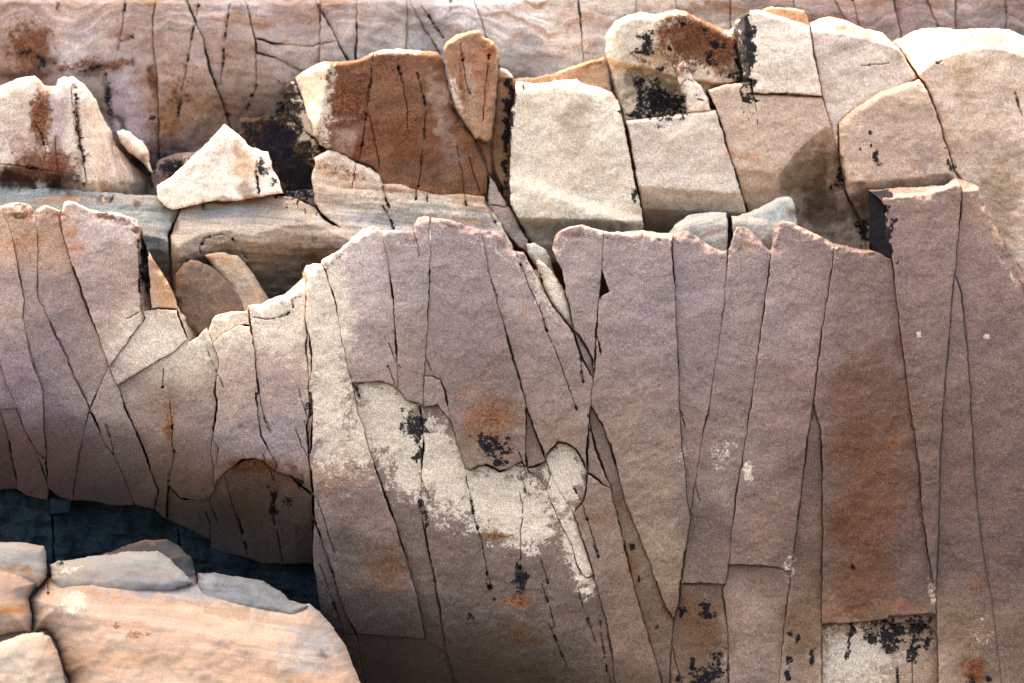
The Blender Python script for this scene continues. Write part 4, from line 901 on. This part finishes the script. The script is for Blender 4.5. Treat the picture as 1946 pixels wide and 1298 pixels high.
# ------------------------------------------------------------------ the foreground boulders
PG = Plane(330, 1180, 11.25, 42)
GG = "worn boulders in the foreground"
gs = lambda k, a=1.0: (lambda x, y, d, dr: (y - k * x + 10 * fbm(x, y, 160, 3, 9), x, np.full(len(x), a * .38)))
kw = dict(group=GG, plane=PG, tier='G', roll=None, mat=MAT_WORN, shade=.58, flake=0, bed=(.0015, 16), wob=.6, rough=(.014, .0015), thick=.8, gdepth=.02)
block("boulder", "large orange banded boulder with smooth rounded back at the bottom left",
 [(52,1140),(70,1118),(90,1101),(107,1084),(138,1075),(181,1075),(215,1086),(267,1096),(365,1103),(408,1110),(450,1122),(500,1134),(545,1142),(590,1146),(609,1164),(635,1191),(656,1226),(673,1269),(690,1310),(700,1420),(118,1420),(128,1300),(110,1240),(98,1209),(84,1199),(60,1206),(60,1170)],
 (222,192,172), strata=gs(.12), dome=(120,.30), edge=(14,.03), off=0, cracks=[[(88,1098),(92,1128)]], **kw)
block("boulder", "orange striped boulder lying at the left edge, second from the bottom",
 [(-60,1070),(0,1078),(43,1090),(71,1107),(54,1136),(60,1170),(57,1202),(0,1214),(-60,1225)], (200,170,152), strata=gs(-.1), dome=(50,.14), edge=(10,.03), off=.02, **kw)
block("boulder", "boulder with sunlight painted on its top in the bottom left corner",
 [(-60,1228),(0,1217),(43,1203),(82,1200),(97,1210),(107,1230),(126,1298),(140,1420),(-60,1420)], (204,184,168), strata=gs(-.1,.6), dome=(34,.08), edge=(10,.03), off=-.12, **kw)
block("boulder", "bluish squared boulder with a pale front at the left edge below the hollow",
 [(-60,1032),(0,1030),(43,1030),(84,1037),(88,1050),(90,1097),(74,1116),(30,1112),(-60,1110)], (186,180,176), strata=gs(.1), dome=(24,.08), edge=(8,.03), off=.10, **kw)
block("boulder", "pale grey flat boulder behind the big orange one",
 [(95,1074),(107,1065),(170,1056),(241,1047),(301,1043),(327,1058),(345,1080),(368,1108),(330,1130),(110,1130),(96,1100)], (190,186,180), strata=gs(.05,.6), dome=(26,.10), edge=(8,.03), off=.08, **kw)
block("boulder", "dark arched stone behind the pale flat boulder",
 [(190,1052),(230,1040),(275,1024),(318,1022),(344,1037),(365,1062),(376,1100),(380,1125),(330,1120),(200,1090)], (104,104,108), strata=gs(-.2), dome=(26,.10), edge=(8,.03), off=.16, **kw)
block("boulder", "low bluish stone between the dark arched stone and the shaded wall",
 [(374,1088),(400,1086),(430,1092),(500,1103),(536,1121),(552,1138),(590,1150),(560,1180),(380,1150)], (150,152,154), strata=gs(.1), dome=(20,.08), edge=(8,.03), off=.12, **kw)

# ------------------------------------------------------------------ bedrock behind everything and the shore platform in front
def yz(px, py, plane, back):
    p = CAM + rays(px, py) * (plane(px, py) + back); return p[1], p[2]
prof = [yz(973,1900,PF0,1.55), yz(973,1298,PF0,1.55), yz(973,860,PF0,1.5), yz(973,790,PF0,.75), yz(973,720,PF0,.75), yz(973,690,PB,.25), yz(973,110,PB,.32), yz(973,-260,PB,.32)]
yb, zb = yz(973,-275,PB,.6)
prof += [(yb + .3, zb + .02), (yb + 6, zb + .35), (yb + 40, zb + 1.5), (yb + 40, -3.0), (prof[0][0] + .5, -3.0)]
prof = densify(np.array(prof), .12, False)
xs = np.arange(-9, 9.01, .14)
Xg, Ig = np.meshgrid(xs, np.arange(len(prof)))
Yg = prof[Ig, 0]; Zg = prof[Ig, 1]
nz = fbm(Xg * 100, Zg * 100 + Yg * 60, 60, 4, 201)
V_ = np.stack([Xg, Yg + .05 * nz, Zg + .03 * nz * (Zg > -2)], 2).reshape(-1, 3)
nx = len(xs); F_ = [[i * nx + j, i * nx + j + 1, (i + 1) * nx + j + 1, (i + 1) * nx + j] for i in range(len(prof) - 1) for j in range(nx - 1)]
def plain(name, V_, F_, col, kind, s=None):
    me = bpy.data.meshes.new(name); me.from_pydata(V_.tolist(), [], F_); n = len(V_)
    for nm, dt, arr in (("Col", 'FLOAT_COLOR', np.concatenate([np.repeat(lin(col)[None], n, 0), np.ones((n, 1))], 1)), ("Msk", 'FLOAT_COLOR', np.repeat(np.array([[0, 0, 0, 1.]]), n, 0)),
                        ("Str", 'FLOAT_VECTOR', np.stack([V_[:, 2] * 300, V_[:, 0] * 300, np.full(n, .5 if s else 0)], 1))):
        at = me.attributes.new(nm, dt, 'POINT'); at.data.foreach_set('color' if dt == 'FLOAT_COLOR' else 'vector', np.ascontiguousarray(arr, np.float32).ravel())
    me.polygons.foreach_set("use_smooth", np.ones(len(F_), bool)); me.materials.append(MAT); me.update()
    o = bpy.data.objects.new(name, me); SC.collection.objects.link(o); o['kind'] = kind; return o
plain("bedrock", V_, F_, (140, 120, 112), "structure", 1)
# the shore platform: fine near the rocks, wide to the horizon
gxs = np.concatenate([[-900, -300, -100, -40, -20], np.arange(-12, 12.1, .5), [20, 40, 100, 300, 900]])
gys = np.concatenate([[-900, -300, -100, -50, -30], np.arange(-20, 1.1, .5), [3, 6]])
X2, Y2 = np.meshgrid(gxs, gys)
Z2 = -.55 + .16 * fbm(X2 * 100, Y2 * 100, 300, 3, 301) * (np.abs(X2) < 15) * (Y2 > -22)
V2 = np.stack([X2, Y2, Z2], 2).reshape(-1, 3); n2 = len(gxs)
plain("shore_platform", V2, [[i * n2 + j, i * n2 + j + 1, (i + 1) * n2 + j + 1, (i + 1) * n2 + j] for i in range(len(gys) - 1) for j in range(n2 - 1)], (66, 62, 58), "structure")
print("STATS", STATS)
